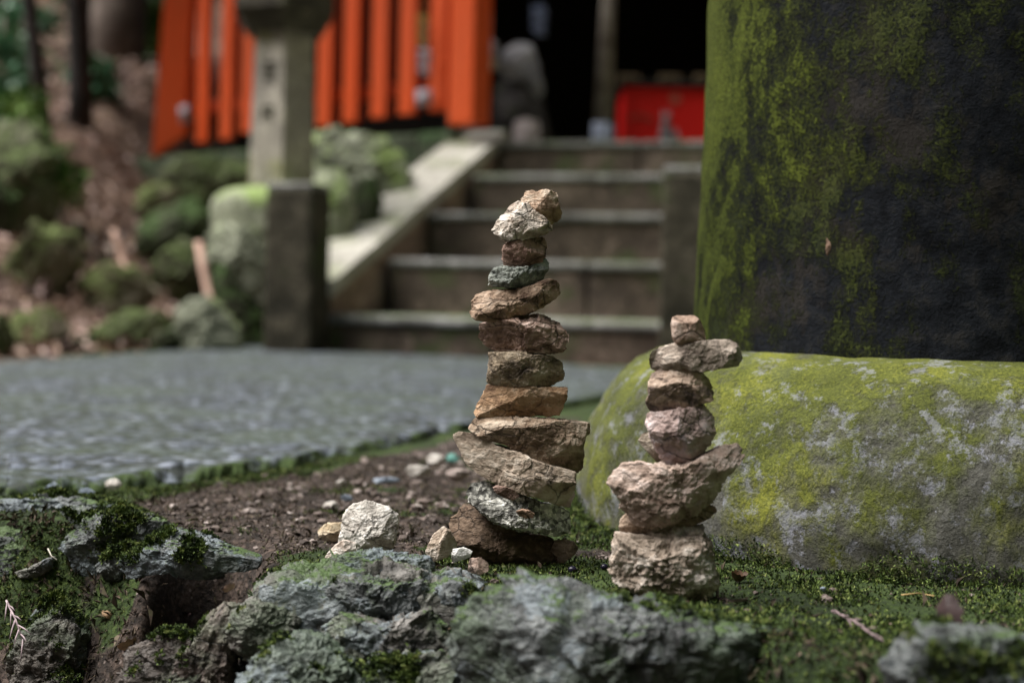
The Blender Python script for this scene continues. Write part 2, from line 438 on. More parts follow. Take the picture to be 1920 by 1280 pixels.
g = mk('path', np.stack([PX_.ravel(), PY_.ravel(), PZ_.ravel()], 1), FP, M_path, origin=(0, 0, 0), attr={'edge': edge.ravel()})
props(g, kind='structure')

# ------------------------------------------------------------------ torii pillar and its collar
TC = np.array([.371, 1.214]); 
def lathe(prof, seg, c, noise=.0, seed=0, rot=None, dens=4):
    pr = []
    for (r0, z0), (r1, z1) in zip(prof[:-1], prof[1:]):
        for k in range(dens): pr.append((r0 + (r1 - r0) * k / dens, z0 + (z1 - z0) * k / dens))
    pr.append(prof[-1]); pr = np.array(pr)
    if dens > 1:
        for _ in range(2): pr[1:-1] = (pr[:-2] + pr[1:-1] * 2 + pr[2:]) / 4
    a = np.linspace(0, 2 * math.pi, seg, endpoint=False)
    r = pr[:, 0][:, None]; V = np.stack([c[0] + r * np.cos(a), c[1] + r * np.sin(a), pr[:, 1][:, None] + 0 * a], 2).reshape(-1, 3)
    if noise:
        d = noise * fbm(V * 9, 4, seed) + noise * .5 * fbm(V * 45, 4, seed + 9)
        dr = V - np.array([c[0], c[1], 0]); dr[:, 2] = 0; dr /= np.linalg.norm(dr, axis=1)[:, None] + 1e-9
        V = V + dr * d[:, None]; V[:, 2] += d * .5
    m = len(pr); ix = np.arange(m * seg).reshape(m, seg); nx = np.roll(ix, -1, 1)
    F = np.stack([ix[:-1].ravel(), nx[:-1].ravel(), nx[1:].ravel(), ix[1:].ravel()], 1)
    return V, F
# materials
t = Nt('collar_concrete_moss')
na1 = t.noise(7, 9, .68, dist=.4); nb1 = t.noise(55, 7, .7); nc = t.noise(480, 4, .7); nd = t.noise(20, 7, .72, t.coord((3, 1, 2), (1, 1, .55)))
conc = t.ramp(t.math('ADD', t.math('MULTIPLY', nb1, .6), t.math('MULTIPLY', nc, .4)), [(.36, (.045, .045, .038)), (.5, (.10, .10, .088)), (.64, (.19, .19, .185))])
lil = t.ramp(t.noise(30, 8, .75, t.coord((7, 3, 9))), [(.545, 0.0), (.575, 1.0)])
conc = t.mix(t.math('MULTIPLY', lil, .8), conc, (.27, .28, .34))
z = t.normal_z()[2]
xyz = t.n('SeparateXYZ'); t.l(t.co, xyz.inputs[0])
up = t.math('MULTIPLY', z, .16)
mk_ = t.math('ADD', t.math('ADD', t.math('MULTIPLY', na1, .42), t.math('MULTIPLY', nd, .58)), up)
mk_ = t.math('ADD', mk_, t.math('MULTIPLY', t.math('SUBTRACT', nb1, .5), .55))
mm = t.ramp(mk_, [(.44, 0.0), (.60, .94)])
mcol = t.ramp(t.math('ADD', t.math('MULTIPLY', nc, .5), t.math('MULTIPLY', t.noise(12, 5), .5)), [(.36, (.028, .036, .003)), (.5, (.072, .086, .007)), (.64, (.18, .19, .018))])
col = t.mix(mm, conc, mcol)
pk = t.ramp(t.noise(46, 8, .78, t.coord((17, 3, 4))), [(.55, 0.0), (.60, .5)])
col = t.mix(pk, col, (.25, .26, .31))
nb = t.bump(nb1, .004, .7); nb = t.bump(nc, .0016, 1.0, nb); nb = t.bump(mm, .0015, .8, nb)
M_ring = t.done(col, nb, .9)
t = Nt('pillar_black_paint_moss_lit_side')
st = t.coord((2, 5, 1), (1, 1, .5))
n1 = t.noise(8, 8, .66, st, .7); n2 = t.noise(60, 6, .7); n3 = t.noise(420, 4, .7)
base = t.ramp(n2, [(.40, (.003, .004, .006)), (.52, (.008, .010, .014)), (.68, (.022, .022, .022))])
bare = t.ramp(t.noise(5.5, 7, .7, t.coord((1, 9, 4), (1, 1, .7))), [(.56, 0.0), (.60, 1.0)])
base = t.mix(bare, base, t.mix(n2, (.010, .009, .008), (.032, .029, .027)))
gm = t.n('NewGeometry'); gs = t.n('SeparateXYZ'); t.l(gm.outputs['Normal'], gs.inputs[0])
lit_lft = t.ramp(gs.outputs[0], [(.0, .5), (1, .5)]); lit_lft = t.math('MULTIPLY', t.math('ADD', gs.outputs[0], .74), -.50)  # more moss on the left; the brighter lit band is painted in with it
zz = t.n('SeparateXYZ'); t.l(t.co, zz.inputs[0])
m = t.math('ADD', t.math('ADD', t.math('MULTIPLY', n1, .62), t.math('MULTIPLY', n2, .38)), lit_lft)
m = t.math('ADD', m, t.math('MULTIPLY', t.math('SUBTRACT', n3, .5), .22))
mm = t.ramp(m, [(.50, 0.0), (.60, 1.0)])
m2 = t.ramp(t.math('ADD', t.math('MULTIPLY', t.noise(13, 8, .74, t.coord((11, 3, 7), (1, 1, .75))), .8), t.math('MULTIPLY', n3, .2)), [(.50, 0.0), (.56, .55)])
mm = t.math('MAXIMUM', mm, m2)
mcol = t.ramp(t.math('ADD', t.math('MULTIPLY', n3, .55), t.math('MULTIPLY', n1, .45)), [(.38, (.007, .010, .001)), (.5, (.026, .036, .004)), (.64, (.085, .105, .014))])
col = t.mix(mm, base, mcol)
nb = t.bump(mm, .002, .8); nb = t.bump(n3, .0014, 1.0, nb); nb = t.bump(n2, .003, .7, nb)
t.b.inputs['Specular IOR Level'].default_value = .12
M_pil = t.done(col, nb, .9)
tor = empty('torii_gate', (TC[0], TC[1], -.01), 'huge round dark gate pillar, black paint under moss, rising from a bulging mossy collar', 'torii gate')
prof = [(.300, -.08), (.312, -.02), (.3135, .02), (.305, .06), (.292, .086), (.278, .106), (.262, .120), (.243, .129), (.22, .1325), (.19, .1335)]
V, F = lathe(prof, 760, TC, .004, 3, dens=11)
V = V + (.0022 * np.clip(fbm(V * 60, 5, 71, .6) + .1, 0, 1) * sstep(.0, .03, V[:, 2]))[:, None] * (V - np.array([TC[0], TC[1], 0])) / .3
o = mk('collar', V, F, M_ring, tor); o['label'] = 'bulging round concrete collar with yellow-green moss and grey lichen'
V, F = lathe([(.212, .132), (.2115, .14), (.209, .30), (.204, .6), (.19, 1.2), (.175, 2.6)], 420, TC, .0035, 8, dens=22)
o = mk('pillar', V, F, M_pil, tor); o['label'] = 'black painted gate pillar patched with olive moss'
# ------------------------------------------------------------------ cairns
c1 = lambda p: conv(p, 820, 340, 3.556)
c2 = lambda p: conv(p, 800, 640, 2.909)
c3 = lambda p: conv(p, 1120, 570, 4.413)
c4 = lambda p: conv(p, 1120, 820, 4.0)
c6 = lambda p: conv(p, 560, 900, 3.0)
BR = ((.085, .055, .042), (.27, .19, .15), (.50, .40, .34))
def M(name, a, b, c, **k): return rock_mat(name, a, b, c, **k)
TY = .95
tall = 'stones stacked in the tall cairn'
def ST(poly, mat, label, Y=TY, **kw):
    return rock('cairn_stone', poly, Y, mat, label, 'stone', kw.pop('group', tall), **kw)
ST(c1([(540, 132), (575, 72), (640, 62), (668, 76), (690, 68), (740, 60), (790, 80), (805, 110), (808, 160), (832, 215), (820, 255), (765, 292), (700, 300), (600, 290), (560, 230)]),
   M('tan_fractured_stone', (.12, .07, .045), (.34, .24, .17), (.58, .49, .40), rust=(.30, .15, .06), rust_amt=.5, strata=80), 'tan fractured stone perched at the very top back of the tall cairn', TY + .013, seed=11, depth=.7, planes=[(.55, -1, .2, .72), (-.9, -.9, .35, .6)], chip=.24)
ST(c1([(358, 322), (385, 288), (420, 240), (500, 160), (540, 132), (600, 145), (645, 187), (715, 245), (762, 290), (755, 330), (700, 352), (610, 385), (480, 400), (430, 394), (400, 368), (365, 342)]),
   M('pale_flaked_stone', (.16, .11, .08), (.50, .44, .38), (.82, .78, .74), rust=(.30, .18, .10), rust_amt=.15, strata=60), 'whitish flaked wedge leaning at the front top of the tall cairn', TY - .002, seed=23, planes=[(-.55, -.75, .75, .60), (.25, -1, -.65, .70), (.7, -.6, .1, .8)], chip=.24)
ST(c1([(440, 430), (500, 400), (600, 385), (722, 358), (733, 400), (728, 470), (715, 530), (640, 555), (600, 580), (520, 592), (440, 565), (434, 500)]),
   M('red_brown_stone', (.10, .055, .042), (.27, .175, .14), (.46, .33, .28), strata=70), 'reddish brown blocky stone right under the pale top pair', seed=35, planes=[(-.6, -1, -.1, .7), (.2, -1, .7, .7), (.2, -1, -.5, .8)], chip=.26)
ST(c1([(345, 692), (355, 620), (385, 578), (440, 560), (500, 575), (600, 572), (680, 535), (720, 502), (752, 530), (745, 572), (715, 622), (700, 657), (600, 702), (520, 714), (430, 702), (380, 700)]),
   M('grey_green_stone', (.06, .065, .06), (.20, .22, .20), (.42, .44, .41), speck=.3, strata=10), 'grey-green crumbly stone, the only bluish one of the tall cairn', seed=41, planes=[(-.3, -1, .5, .75), (.4, -.8, -.6, .75)], chip=.26, rough=.06)
ST(c1([(208, 882), (235, 810), (260, 753), (340, 726), (440, 725), (560, 712), (660, 678), (740, 648), (790, 665), (827, 700), (822, 745), (780, 790), (700, 842), (600, 882), (500, 912), (380, 932), (300, 939), (250, 922)]),
   M('brown_slab_stone', (.10, .06, .04), (.27, .19, .135), (.48, .38, .30), rust=(.33, .19, .08), rust_amt=.25, strata=-20), 'brown elongated stone tilted up to the right, with a pale broken right tip', seed=52, planes=[(-.2, -1, .55, .72), (.1, -1, -.55, .8), (1, -.5, .2, .88), (-.9, -.7, .1, .86)], chip=.2)
ST(c1([(262, 1045), (300, 950), (340, 933), (450, 923), (540, 903), (640, 893), (740, 913), (830, 950), (867, 985), (887, 1050), (872, 1095), (830, 1132), (740, 1147), (620, 1143), (500, 1130), (400, 1142), (330, 1102), (280, 1075)]),
   M('brown_angular_stone', (.10, .06, .045), (.29, .20, .16), (.50, .39, .34), strata=30), 'broad angular brown stone with a flat pale facet on its upper right', seed=68, planes=[(.5, -.8, .75, .66), (.2, -1, -.3, .78), (-.75, -1, .05, .72), (0, -.7, .9, .8)], chip=.24)
ST(c2([(340, 60), (480, 54), (600, 64), (680, 80), (742, 115), (750, 160), (747, 207), (690, 237), (560, 243), (400, 243), (328, 227), (332, 160)]),
   M('ochre_grey_stone', (.07, .055, .045), (.30, .24, .17), (.52, .46, .38), rust=(.36, .22, .10), rust_amt=.45, strata=60), 'ochre block with a blue-grey left face and a white seam', seed=71, p=3.4, planes=[(-.75, -1, .05, .76), (.3, -1, .25, .8)], chip=.2)
ST(c2([(256, 387), (290, 328), (330, 238), (440, 236), (560, 243), (690, 248), (767, 250), (767, 300), (742, 367), (722, 402), (600, 404), (450, 409), (280, 411)]),
   M('orange_brown_stone', (.10, .055, .03), (.30, .19, .11), (.46, .34, .24), rust=(.38, .17, .06), rust_amt=.5, strata=0), 'orange-brown trapezoid block midway up the tall cairn', seed=83, p=3.6, planes=[(0, -1, .12, .85), (-.8, -.9, .3, .76)], chip=.15)
ST(c2([(228, 475), (250, 428), (290, 406), (420, 403), (600, 418), (760, 428), (890, 443), (890, 490), (862, 562), (852, 702), (820, 722), (790, 702), (600, 645), (430, 565), (290, 522), (245, 492)]),
   M('dark_tan_slab', (.09, .06, .04), (.26, .19, .135), (.46, .38, .30), strata=-8), 'wide tan wedge slab, thick at its right end, overhanging to the right', seed=91, p=3.2, planes=[(-.1, -.75, .9, .72), (-.15, -1, -.25, .86), (1, -.6, 0, .9)], chip=.15)
ST(c2([(137, 512), (180, 493), (260, 503), (360, 558), (500, 598), (640, 658), (812, 703), (814, 760), (810, 852), (797, 897), (720, 893), (600, 843), (400, 783), (280, 723), (218, 672), (178, 602)]),
   M('pale_grooved_slab', (.16, .12, .09), (.38, .31, .245), (.55, .49, .42), strata=92), 'long pale grooved slab sloping down to the right, pointed left tip', TY - .004, seed=104, p=3.4, planes=[(.2, -.8, .8, .8), (-.05, -1, -.12, .86), (-1, -.5, 0, .86)], chip=.13)
ST(c2([(220, 832), (245, 763), (300, 753), (400, 788), (500, 838), (620, 880), (720, 890), (775, 930), (789, 1000), (777, 1042), (720, 1062), (620, 1043), (470, 1013), (370, 983), (300, 933), (240, 873)]),
   M('speckled_granite', (.05, .05, .045), (.34, .34, .31), (.72, .72, .69), speck=.9, scale=1.0, bumpd=.003), 'grey speckled granite slab tilted down to the right', seed=113, planes=[(.2, -.7, .85, .66)], chip=.16, rough=.08)
ST(c2([(360, 795), (380, 783), (430, 790), (480, 812), (510, 845), (470, 868), (420, 850), (375, 825)]), M('small_brown_pebble', (.10, .06, .045), (.24, .16, .13), (.36, .27, .23)), 'small reddish brown pebble wedged on the granite under the pale slab', TY - .028, seed=121, sub=6, depth=.7)
ST(c2([(485, 925), (520, 912), (560, 920), (590, 940), (580, 962), (540, 965), (500, 948)]), M('small_orange_pebble', (.13, .08, .05), (.34, .22, .16), (.52, .40, .33)), 'small orange pebble lying on the front of the granite slab', TY - .037, seed=125, sub=6, depth=.7)
ST(c2([(112, 1000), (160, 948), (200, 905), (260, 880), (330, 930), (420, 1000), (560, 1050), (700, 1072), (720, 1105), (700, 1190), (640, 1245), (480, 1240), (400, 1215), (250, 1165), (150, 1105)]),
   M('dark_rust_stone', (.022, .014, .009), (.07, .045, .028), (.17, .12, .085), rust=(.12, .05, .018), rust_amt=.4), 'dark rusty bottom stone carrying the tall cairn', TY + .004, seed=131, p=3.2, planes=[(-.35, -.62, .95, .70), (.1, -1, -.45, .8)], chip=.2)
V, F, c = rock_geo([(1548, 470), (1550, 445), (1560, 432), (1572, 442), (1574, 468), (1569, 490), (1561, 497), (1553, 490)], 1.056, depth=.35, seed=4, sub=5)
scar_ = mk('chipped_patch', V, F, M('chipped_patch', (.05, .032, .022), (.15, .095, .065), (.28, .19, .14)), tor); scar_['label'] = 'small reddish brown chipped patch on the dark pillar'
base_g = 'loose stones at the foot of the cairns'
def LS(poly, mat, label, Y, **kw):
    return rock('loose_stone', poly, Y, mat, label, 'stone', kw.pop('group', base_g), **kw)
LS(c2([(700, 1085), (760, 1078), (805, 1088), (827, 1122), (802, 1165), (745, 1205), (690, 1215), (670, 1150)]), M('brown_knob', (.10, .07, .05), (.27, .20, .15), (.42, .34, .28)), 'rounded brown knob right of the bottom stone of the tall cairn', .955, seed=141)
LS(c2([(-5, 1142), (35, 1052), (95, 1008), (130, 1030), (168, 1112), (115, 1172), (60, 1195), (8, 1185)]), M('tan_wedge', (.14, .10, .07), (.42, .34, .27), (.64, .57, .50), rust=(.35, .22, .1), rust_amt=.2), 'tan wedge stone leaning against the left foot of the tall cairn', .935, seed=146)
LS(c2([(133, 1182), (143, 1130), (200, 1123), (252, 1140), (235, 1175), (150, 1205)]), M('whitish_chip', (.18, .17, .15), (.45, .45, .43), (.75, .75, .74)), 'small whitish chip in moss in front of the tan wedge', .912, seed=149, sub=6)
LS(c2([(223, 1255), (235, 1183), (300, 1178), (337, 1200), (337, 1250), (290, 1272)]), M('pinkish_cube_stone', (.20, .13, .10), (.42, .32, .27), (.6, .5, .45)), 'small pinkish block on moss before the tall cairn', .885, seed=152, sub=6, planes=[(-.6, -1, .3, .75), (.5, -1, .3, .75)])
M_white = M('cream_white_stone', (.18, .16, .14), (.48, .455, .42), (.74, .72, .69), strata=40)
LS(c6([(225, 340), (262, 180), (300, 140), (380, 112), (440, 135), (500, 150), (557, 200), (552, 290), (527, 395), (420, 400), (320, 405), (250, 390)]), M_white, 'big cream-white lump left of the tall cairn', .97, seed=161, planes=[(.3, -1, .45, .75), (-.8, -1, -.2, .7), (.5, -1, -.5, .85)], chip=.16, rough=.05)
LS(c6([(108, 285), (150, 243), (262, 236), (262, 330), (180, 350), (118, 332)]), M('cream_yellow_stone', (.25, .18, .10), (.60, .50, .36), (.80, .72, .60)), 'cream-yellow stone behind the big white lump', 1.02, seed=165, sub=6)
LS(c6([(136, 435), (200, 368), (250, 333), (322, 352), (318, 410), (250, 440)]), M('cream_pink_stone', (.25, .18, .14), (.55, .46, .40), (.76, .70, .64)), 'low cream-pink stone in front of the big white lump', .925, seed=168, sub=6)
LS(c6([(123, 165), (150, 123), (200, 115), (242, 150), (185, 182)]), M_white, 'small white pebble on dirt behind the big white lump', 1.17, seed=171, sub=5)

SY = .85
short = 'stones stacked in the short cairn'
def SS(poly, mat, label, Y=SY, **kw): return ST(poly, mat, label, Y, group=short, **kw)
SS(c3([(612, 160), (625, 110), (660, 95), (800, 95), (850, 130), (880, 210), (902, 300), (800, 318), (700, 333), (650, 333), (620, 272)]),
   M('brown_cube_stone', (.13, .08, .055), (.28, .20, .155), (.50, .41, .36)), 'small brown cube-shaped stone on top of the short cairn', seed=201, sub=6, p=3.6, planes=[(0, -.6, .9, .76), (.8, -.8, .2, .78)], chip=.08, facets=3, cut=(.86, .95))
SS(c3([(390, 420), (430, 378), (560, 343), (700, 322), (905, 303), (1090, 293), (1150, 335), (1190, 390), (1200, 455), (1160, 514), (1000, 532), (880, 562), (700, 535), (600, 537), (480, 564), (430, 500)]),
   M('grey_tan_plank_stone', (.14, .11, .09), (.38, .32, .27), (.60, .55, .50), strata=-6), 'flat grey-tan plank stone lying across the short cairn', seed=207, p=3.4, planes=[(0, -1, .25, .82), (.9, -.8, .1, .84), (-.8, -.8, -.3, .84)], chip=.15)
SS(c3([(403, 812), (425, 760), (428, 650), (450, 590), (500, 553), (640, 520), (820, 528), (902, 580), (982, 660), (1012, 740), (982, 792), (820, 842), (600, 882), (480, 912), (430, 872)]),
   M('mottled_tan_stone', (.08, .06, .055), (.36, .27, .21), (.62, .52, .44), rust=(.06, .055, .065), rust_amt=.5), 'mottled tan stone with dark spots under the plank stone', seed=213, planes=[(.1, -1, .4, .8), (.9, -.6, .5, .72)], chip=.17)
SS(c3([(403, 980), (430, 905), (520, 890), (700, 855), (880, 838), (932, 890), (977, 980), (992, 1060), (932, 1170), (860, 1237), (772, 1288), (662, 1333), (585, 1305), (500, 1232), (455, 1150)]),
   M('purplish_pink_stone', (.12, .08, .07), (.38, .29, .27), (.58, .50, .50), rust=(.20, .17, .21), rust_amt=.3), 'purplish pink block with a dark spot, second big stone above the broad one', seed=219, planes=[(-.1, -1, .45, .74), (.1, -.9, -.75, .74), (.85, -.7, -.1, .8)], chip=.18)
SS(c3([(336, 1122), (400, 1043), (440, 1060), (520, 1150), (560, 1290), (490, 1305), (430, 1242), (370, 1172)]), M('small_grey_wedge', (.15, .12, .09), (.38, .33, .27), (.62, .58, .52)), 'thin pale wedge showing behind the left of the purplish pink block', SY + .022, seed=224, sub=6)
SS(c4([(92, 350), (130, 248), (200, 198), (340, 193), (430, 205), (520, 215), (620, 215), (740, 150), (850, 100), (960, 58), (1060, 50), (1112, 80), (1097, 152), (1050, 212), (980, 302), (920, 362), (892, 462), (800, 533), (640, 605), (480, 645), (300, 655), (230, 592), (168, 500), (155, 430)]),
   M('pinkish_tan_boot_stone', (.12, .08, .06), (.32, .245, .205), (.54, .45, .41), rust=(.42, .27, .15), rust_amt=.1, strata=-25), 'broad pinkish stone with a horn rising to the right', seed=231, depth=.62, planes=[(.0, -.7, .9, .72), (-.1, -1, -.6, .8)], chip=.2, rough=.07)
SS(c4([(163, 680), (175, 620), (220, 570), (320, 630), (500, 620), (700, 560), (830, 488), (897, 500), (897, 552), (840, 602), (720, 655), (560, 695), (400, 725), (280, 740), (178, 718)]),
   M('brown_flat_stone', (.08, .055, .04), (.24, .17, .12), (.42, .33, .26), strata=-15), 'thin brown flat stone squeezed above the bottom lump of the short cairn', SY + .004, seed=238, p=3, chip=.18, depth=1.2)
SS(c4([(103, 920), (140, 830), (148, 718), (300, 735), (450, 708), (640, 678), (792, 658), (812, 720), (862, 790), (852, 880), (872, 980), (885, 1120), (820, 1200), (700, 1240), (500, 1230), (300, 1170), (160, 1100), (108, 1000)]),
   M('knobbly_pale_stone', (.08, .06, .04), (.31, .255, .21), (.60, .55, .50), rust=(.30, .19, .12), rust_amt=.2, bumpd=.004), 'knobbly pale bottom lump of the short cairn', SY + .002, seed=247, depth=.7, planes=[(0, -.8, .8, .8)], p=2.2, chip=.26, rough=.07, facets=5, cut=(.85, .95))

# ------------------------------------------------------------------ embankment rocks in front
bank = 'rocks of the mossy bank'
BG = ((.035, .042, .045), (.13, .15, .155), (.34, .37, .38))
BG2 = ((.06, .055, .05), (.20, .19, .17), (.40, .38, .36))
ROCKS = []
def BK(poly, label, Y=None, cols=BG, moss=.55, mat=None, **kw):
    pc = np.mean(poly, 0)
    if Y is None: Y = hit(*pc)[1] - .004
    if mat is None: mat = rock_mat('bank_rock', *cols, moss=moss, scale=.8, bumpd=.0035, lichen=kw.pop('lichen', .4), rust=kw.pop('rust', None), rust_amt=kw.pop('rust_amt', 0), mosscol=kw.pop('mosscol', (.045, .09, .014)))
    kw.setdefault('chip', .40); kw.setdefault('rough', .06); kw.setdefault('cut', (.76, .94)); kw.setdefault('facets', 9)
    o = rock('bank_rock', poly, Y, mat, label, 'rock', bank, **kw); ROCKS.append(o); return o
BK([(-90, 950), (0, 934), (120, 930), (230, 943), (310, 978), (250, 994), (120, 984), (0, 975), (-90, 985)], 'long flat blue-grey slab along the left crest', 1.09, seed=301, depth=1.0, moss=.3, lichen=.9)
BK([(112, 962), (150, 953), (180, 960), (218, 993), (252, 1003), (215, 1014), (192, 1050), (150, 1064), (142, 1035), (165, 990)], 'angular blue-grey stone with a sharp ridge on the left of the bank', seed=307, planes=[(-.5, -1, .1, .7), (.2, -.7, .9, .8)], moss=.25)
BK([(-30, 1003), (20, 1004), (36, 1012), (30, 1022), (0, 1030), (-30, 1030)], 'small blue-grey stone at the left edge sunk in moss', seed=311, sub=6, moss=.1)
BK([(28, 1072), (60, 1062), (90, 1045), (102, 1043), (98, 1064), (70, 1082), (40, 1082)], 'small pinkish stone below the left moss cushion', seed=313, sub=6, cols=BG2, moss=.1)
BK([(228, 1045), (262, 1028), (296, 1000), (330, 994), (380, 1006), (430, 1028), (492, 1046), (486, 1062), (440, 1066), (400, 1080), (350, 1077), (330, 1066), (290, 1070), (250, 1080), (230, 1064)], 'blue-grey slab jutting over the dark hole', .935, seed=317, depth=1.25, moss=.42, lichen=.9, chip=.22, planes=[(0, -.6, .9, .78)])
BK([(495, 1100), (515, 1072), (560, 1062), (600, 1058), (630, 1066), (600, 1080), (570, 1095), (530, 1112)], 'low purplish grey slab left of the centre rocks', .905, seed=320, cols=BG2, moss=.3, sub=6)
BK([(590, 1085), (620, 1060), (650, 1038), (700, 1034), (800, 1044), (812, 1060), (806, 1090), (760, 1104), (690, 1100), (640, 1085)], 'blue-grey slab topped with lichen before the white stones', .885, seed=323, moss=.4, lichen=.9, depth=.9, planes=[(.1, -1, .35, .8)])
BK([(598, 1115), (640, 1085), (700, 1082), (795, 1092), (820, 1130), (800, 1165), (740, 1155), (690, 1165), (630, 1150)], 'green-grey boulder with moss in its folds, centre of the bank', .862, seed=331, moss=.6, planes=[(-.2, -1, .4, .8)])
BK([(600, 1180), (640, 1150), (720, 1170), (800, 1145), (842, 1185), (865, 1250), (780, 1240), (700, 1225), (640, 1205)], 'jagged grey ledge low in the centre of the bank', .835, seed=337, cols=BG2, moss=.45)
BK([(818, 1100), (848, 1087), (880, 1100), (902, 1120), (870, 1142), (832, 1130)], 'small blue-white stone perched between the two largest bank rocks', .835, seed=341, sub=6, moss=.15, lichen=.8)
BK([(868, 1160), (895, 1118), (945, 1094), (1000, 1088), (1080, 1100), (1150, 1118), (1250, 1136), (1350, 1156), (1440, 1172), (1488, 1190), (1478, 1230), (1460, 1340), (1100, 1370), (880, 1350), (850, 1250), (850, 1190)], 'largest blue-grey bank rock, long ridge under the short cairn', .765, seed=348, depth=.42, moss=.62, lichen=.05, planes=[(0, -.9, .8, .78), (-.6, -1, .1, .85), (.5, -1, 0, .85)], chip=.30, p=3, rough=.045, chipn=3.0)
BK([(1690, 1200), (1735, 1176), (1820, 1180), (1980, 1205), (1990, 1340), (1700, 1340), (1660, 1250)], 'dark flat-topped rock at the lower right corner', .665, seed=353, depth=.6, moss=.35, lichen=.4, p=3.2, planes=[(0, -1, .5, .86)])
BK([(425, 1180), (440, 1150), (468, 1130), (530, 1140), (562, 1166), (548, 1200), (520, 1225), (470, 1235), (440, 1210)], 'pinkish grey rock spotted with orange lichen', .845, seed=359, cols=((.07, .06, .055), (.25, .22, .21), (.5, .46, .45)), moss=.15, lichen=.0, rust=(.55, .17, .08), rust_amt=-.35)
BK([(300, 1350), (340, 1230), (400, 1150), (430, 1130), (452, 1140), (445, 1200), (440, 1350)], 'brown earthy block right of the dark hole', .86, seed=362, cols=((.05, .035, .028), (.16, .12, .10), (.30, .24, .21)), moss=.0, lichen=0, rust=None)
BK([(420, 1350), (470, 1235), (530, 1195), (600, 1200), (650, 1235), (740, 1300), (740, 1360)], 'greenish flat rock at the bottom, left of centre', .80, seed=367, cols=((.04, .06, .045), (.12, .16, .13), (.26, .32, .27)), moss=.25, planes=[(.1, -1, .8, .75)])
BK([(50, 1165), (85, 1122), (112, 1110), (128, 1122), (105, 1150), (78, 1166)], 'thin green-grey flake low on the left of the bank', seed=371, sub=6, cols=BG2, moss=.1)
BK([(10, 1340), (40, 1200), (75, 1165), (125, 1135), (160, 1190), (180, 1340)], 'soft brown earthy rock at the lower left', seed=373, cols=((.03, .025, .02), (.09, .075, .06), (.19, .165, .14)), moss=.15, lichen=0)
BK([(88, 1250), (110, 1232), (140, 1235), (155, 1290), (110, 1310), (85, 1290)], 'small grey stone at the lower left bottom edge', seed=379, sub=6, cols=BG2, moss=.1)
BK([(180, 1060), (210, 1030), (240, 1018), (262, 1030), (240, 1060), (232, 1085), (200, 1085)], 'dark grey stone between the ridge stone and the overhang slab', seed=383, sub=6, moss=.4)
BK([(200, 955), (240, 950), (300, 975), (330, 992), (290, 994), (230, 975)], 'thin mossy slate behind the ridge stone', 1.04, seed=389, sub=6, moss=.5, lichen=.5)

BK([(470, 1120), (510, 1078), (560, 1062), (640, 1046), (780, 1054), (880, 1088), (940, 1108), (960, 1360), (470, 1360), (440, 1220)], 'dark mossy rock mass filling the bank behind the centre ledges', .880, seed=391, depth=.5, cols=BG2, moss=.5, chip=.3, facets=5)
BK([(215, 1360), (235, 1225), (300, 1185), (380, 1190), (425, 1230), (430, 1360)], 'dark earthy lump under the dark hole', .865, seed=393, depth=.6, cols=((.02, .015, .012), (.07, .052, .042), (.16, .125, .105)), moss=.1, lichen=0)
BK([(-60, 1010), (20, 985), (110, 985), (170, 1010), (200, 1060), (150, 1110), (60, 1130), (-60, 1130)], 'big moss-covered hump at the left of the bank', 1.03, seed=395, depth=.6, moss=1.5, lichen=0, chip=.14)
BK([(150, 975), (230, 950), (320, 985), (340, 1010), (260, 1060), (190, 1085), (140, 1070), (120, 1020)], 'mossy blue-grey rock joining the left ridge stone to the overhanging slab', 1.0, seed=399, depth=.5, moss=.7, chip=.3)
BK([(640, 1300), (700, 1240), (800, 1225), (880, 1250), (900, 1350), (640, 1350)], 'dark rock at the bottom edge, left of the largest one', .81, seed=397, cols=BG2, moss=.35)
# ------------------------------------------------------------------ scatter helpers
def leafset(Pt, D, Nn, L, W, fold=.25, rng=None, jag=False):
    """one folded rhomb per point; D direction, Nn face normal"""
    S = np.cross(D, Nn); S /= np.linalg.norm(S, axis=1)[:, None] + 1e-9
    U = np.cross(S, D)
    L = np.asarray(L)[:, None]; W = np.asarray(W)[:, None]
    b = Pt; tip = Pt + D * L + U * L * -.12; m = Pt + D * L * .45 + U * L * .06
    l = m + S * W * .5 + U * W * fold; r = m - S * W * .5 + U * W * fold
    n = len(Pt); V = np.stack([b, l, tip, r], 1).reshape(-1, 3)
    i = np.arange(n)[:, None] * 4
    F = np.concatenate([i + np.array([0, 2, 1]), i + np.array([0, 3, 2])], 0)
    return V, F
def rdir(n, rng, up=0.0):
    v = rng.normal(size=(n, 3)); v[:, 2] += up; return v / np.linalg.norm(v, axis=1)[:, None]
def leaf_mat(name, cols, scale=120, rough=.7, trans=.0):
    t = Nt(name); wn_ = t.n('TexWhiteNoise'); wn_.noise_dimensions = '3D'
    sn = t.n('VectorMath'); sn.operation = 'SNAP'; t.l(t.co, sn.inputs[0]); sn.inputs[1].default_value = (1 / scale,) * 3
    t.l(sn.outputs[0], wn_.inputs[0])
    n = t.noise(scale * .06, 3)
    f = t.math('ADD', t.math('MULTIPLY', wn_.outputs['Value'], .6), t.math('MULTIPLY', n, .4))
    k = len(cols) - 1
    c = t.ramp(f, [(.15 + .7 * i / k, c_) for i, c_ in enumerate(cols)])
    return t.done(c, None, rough)
rng = np.random.default_rng(5)
def surf(X, Y): return np.stack([X, Y, zf(X, Y)], 1)
def grad_normal(X, Y, e=.002):
    gx = (zf(X + e, Y) - zf(X - e, Y)) / (2 * e); gy = (zf(X, Y + e) - zf(X, Y - e)) / (2 * e)
    n = np.stack([-gx, -gy, np.ones_like(gx)], 1); return n / np.linalg.norm(n, axis=1)[:, None]
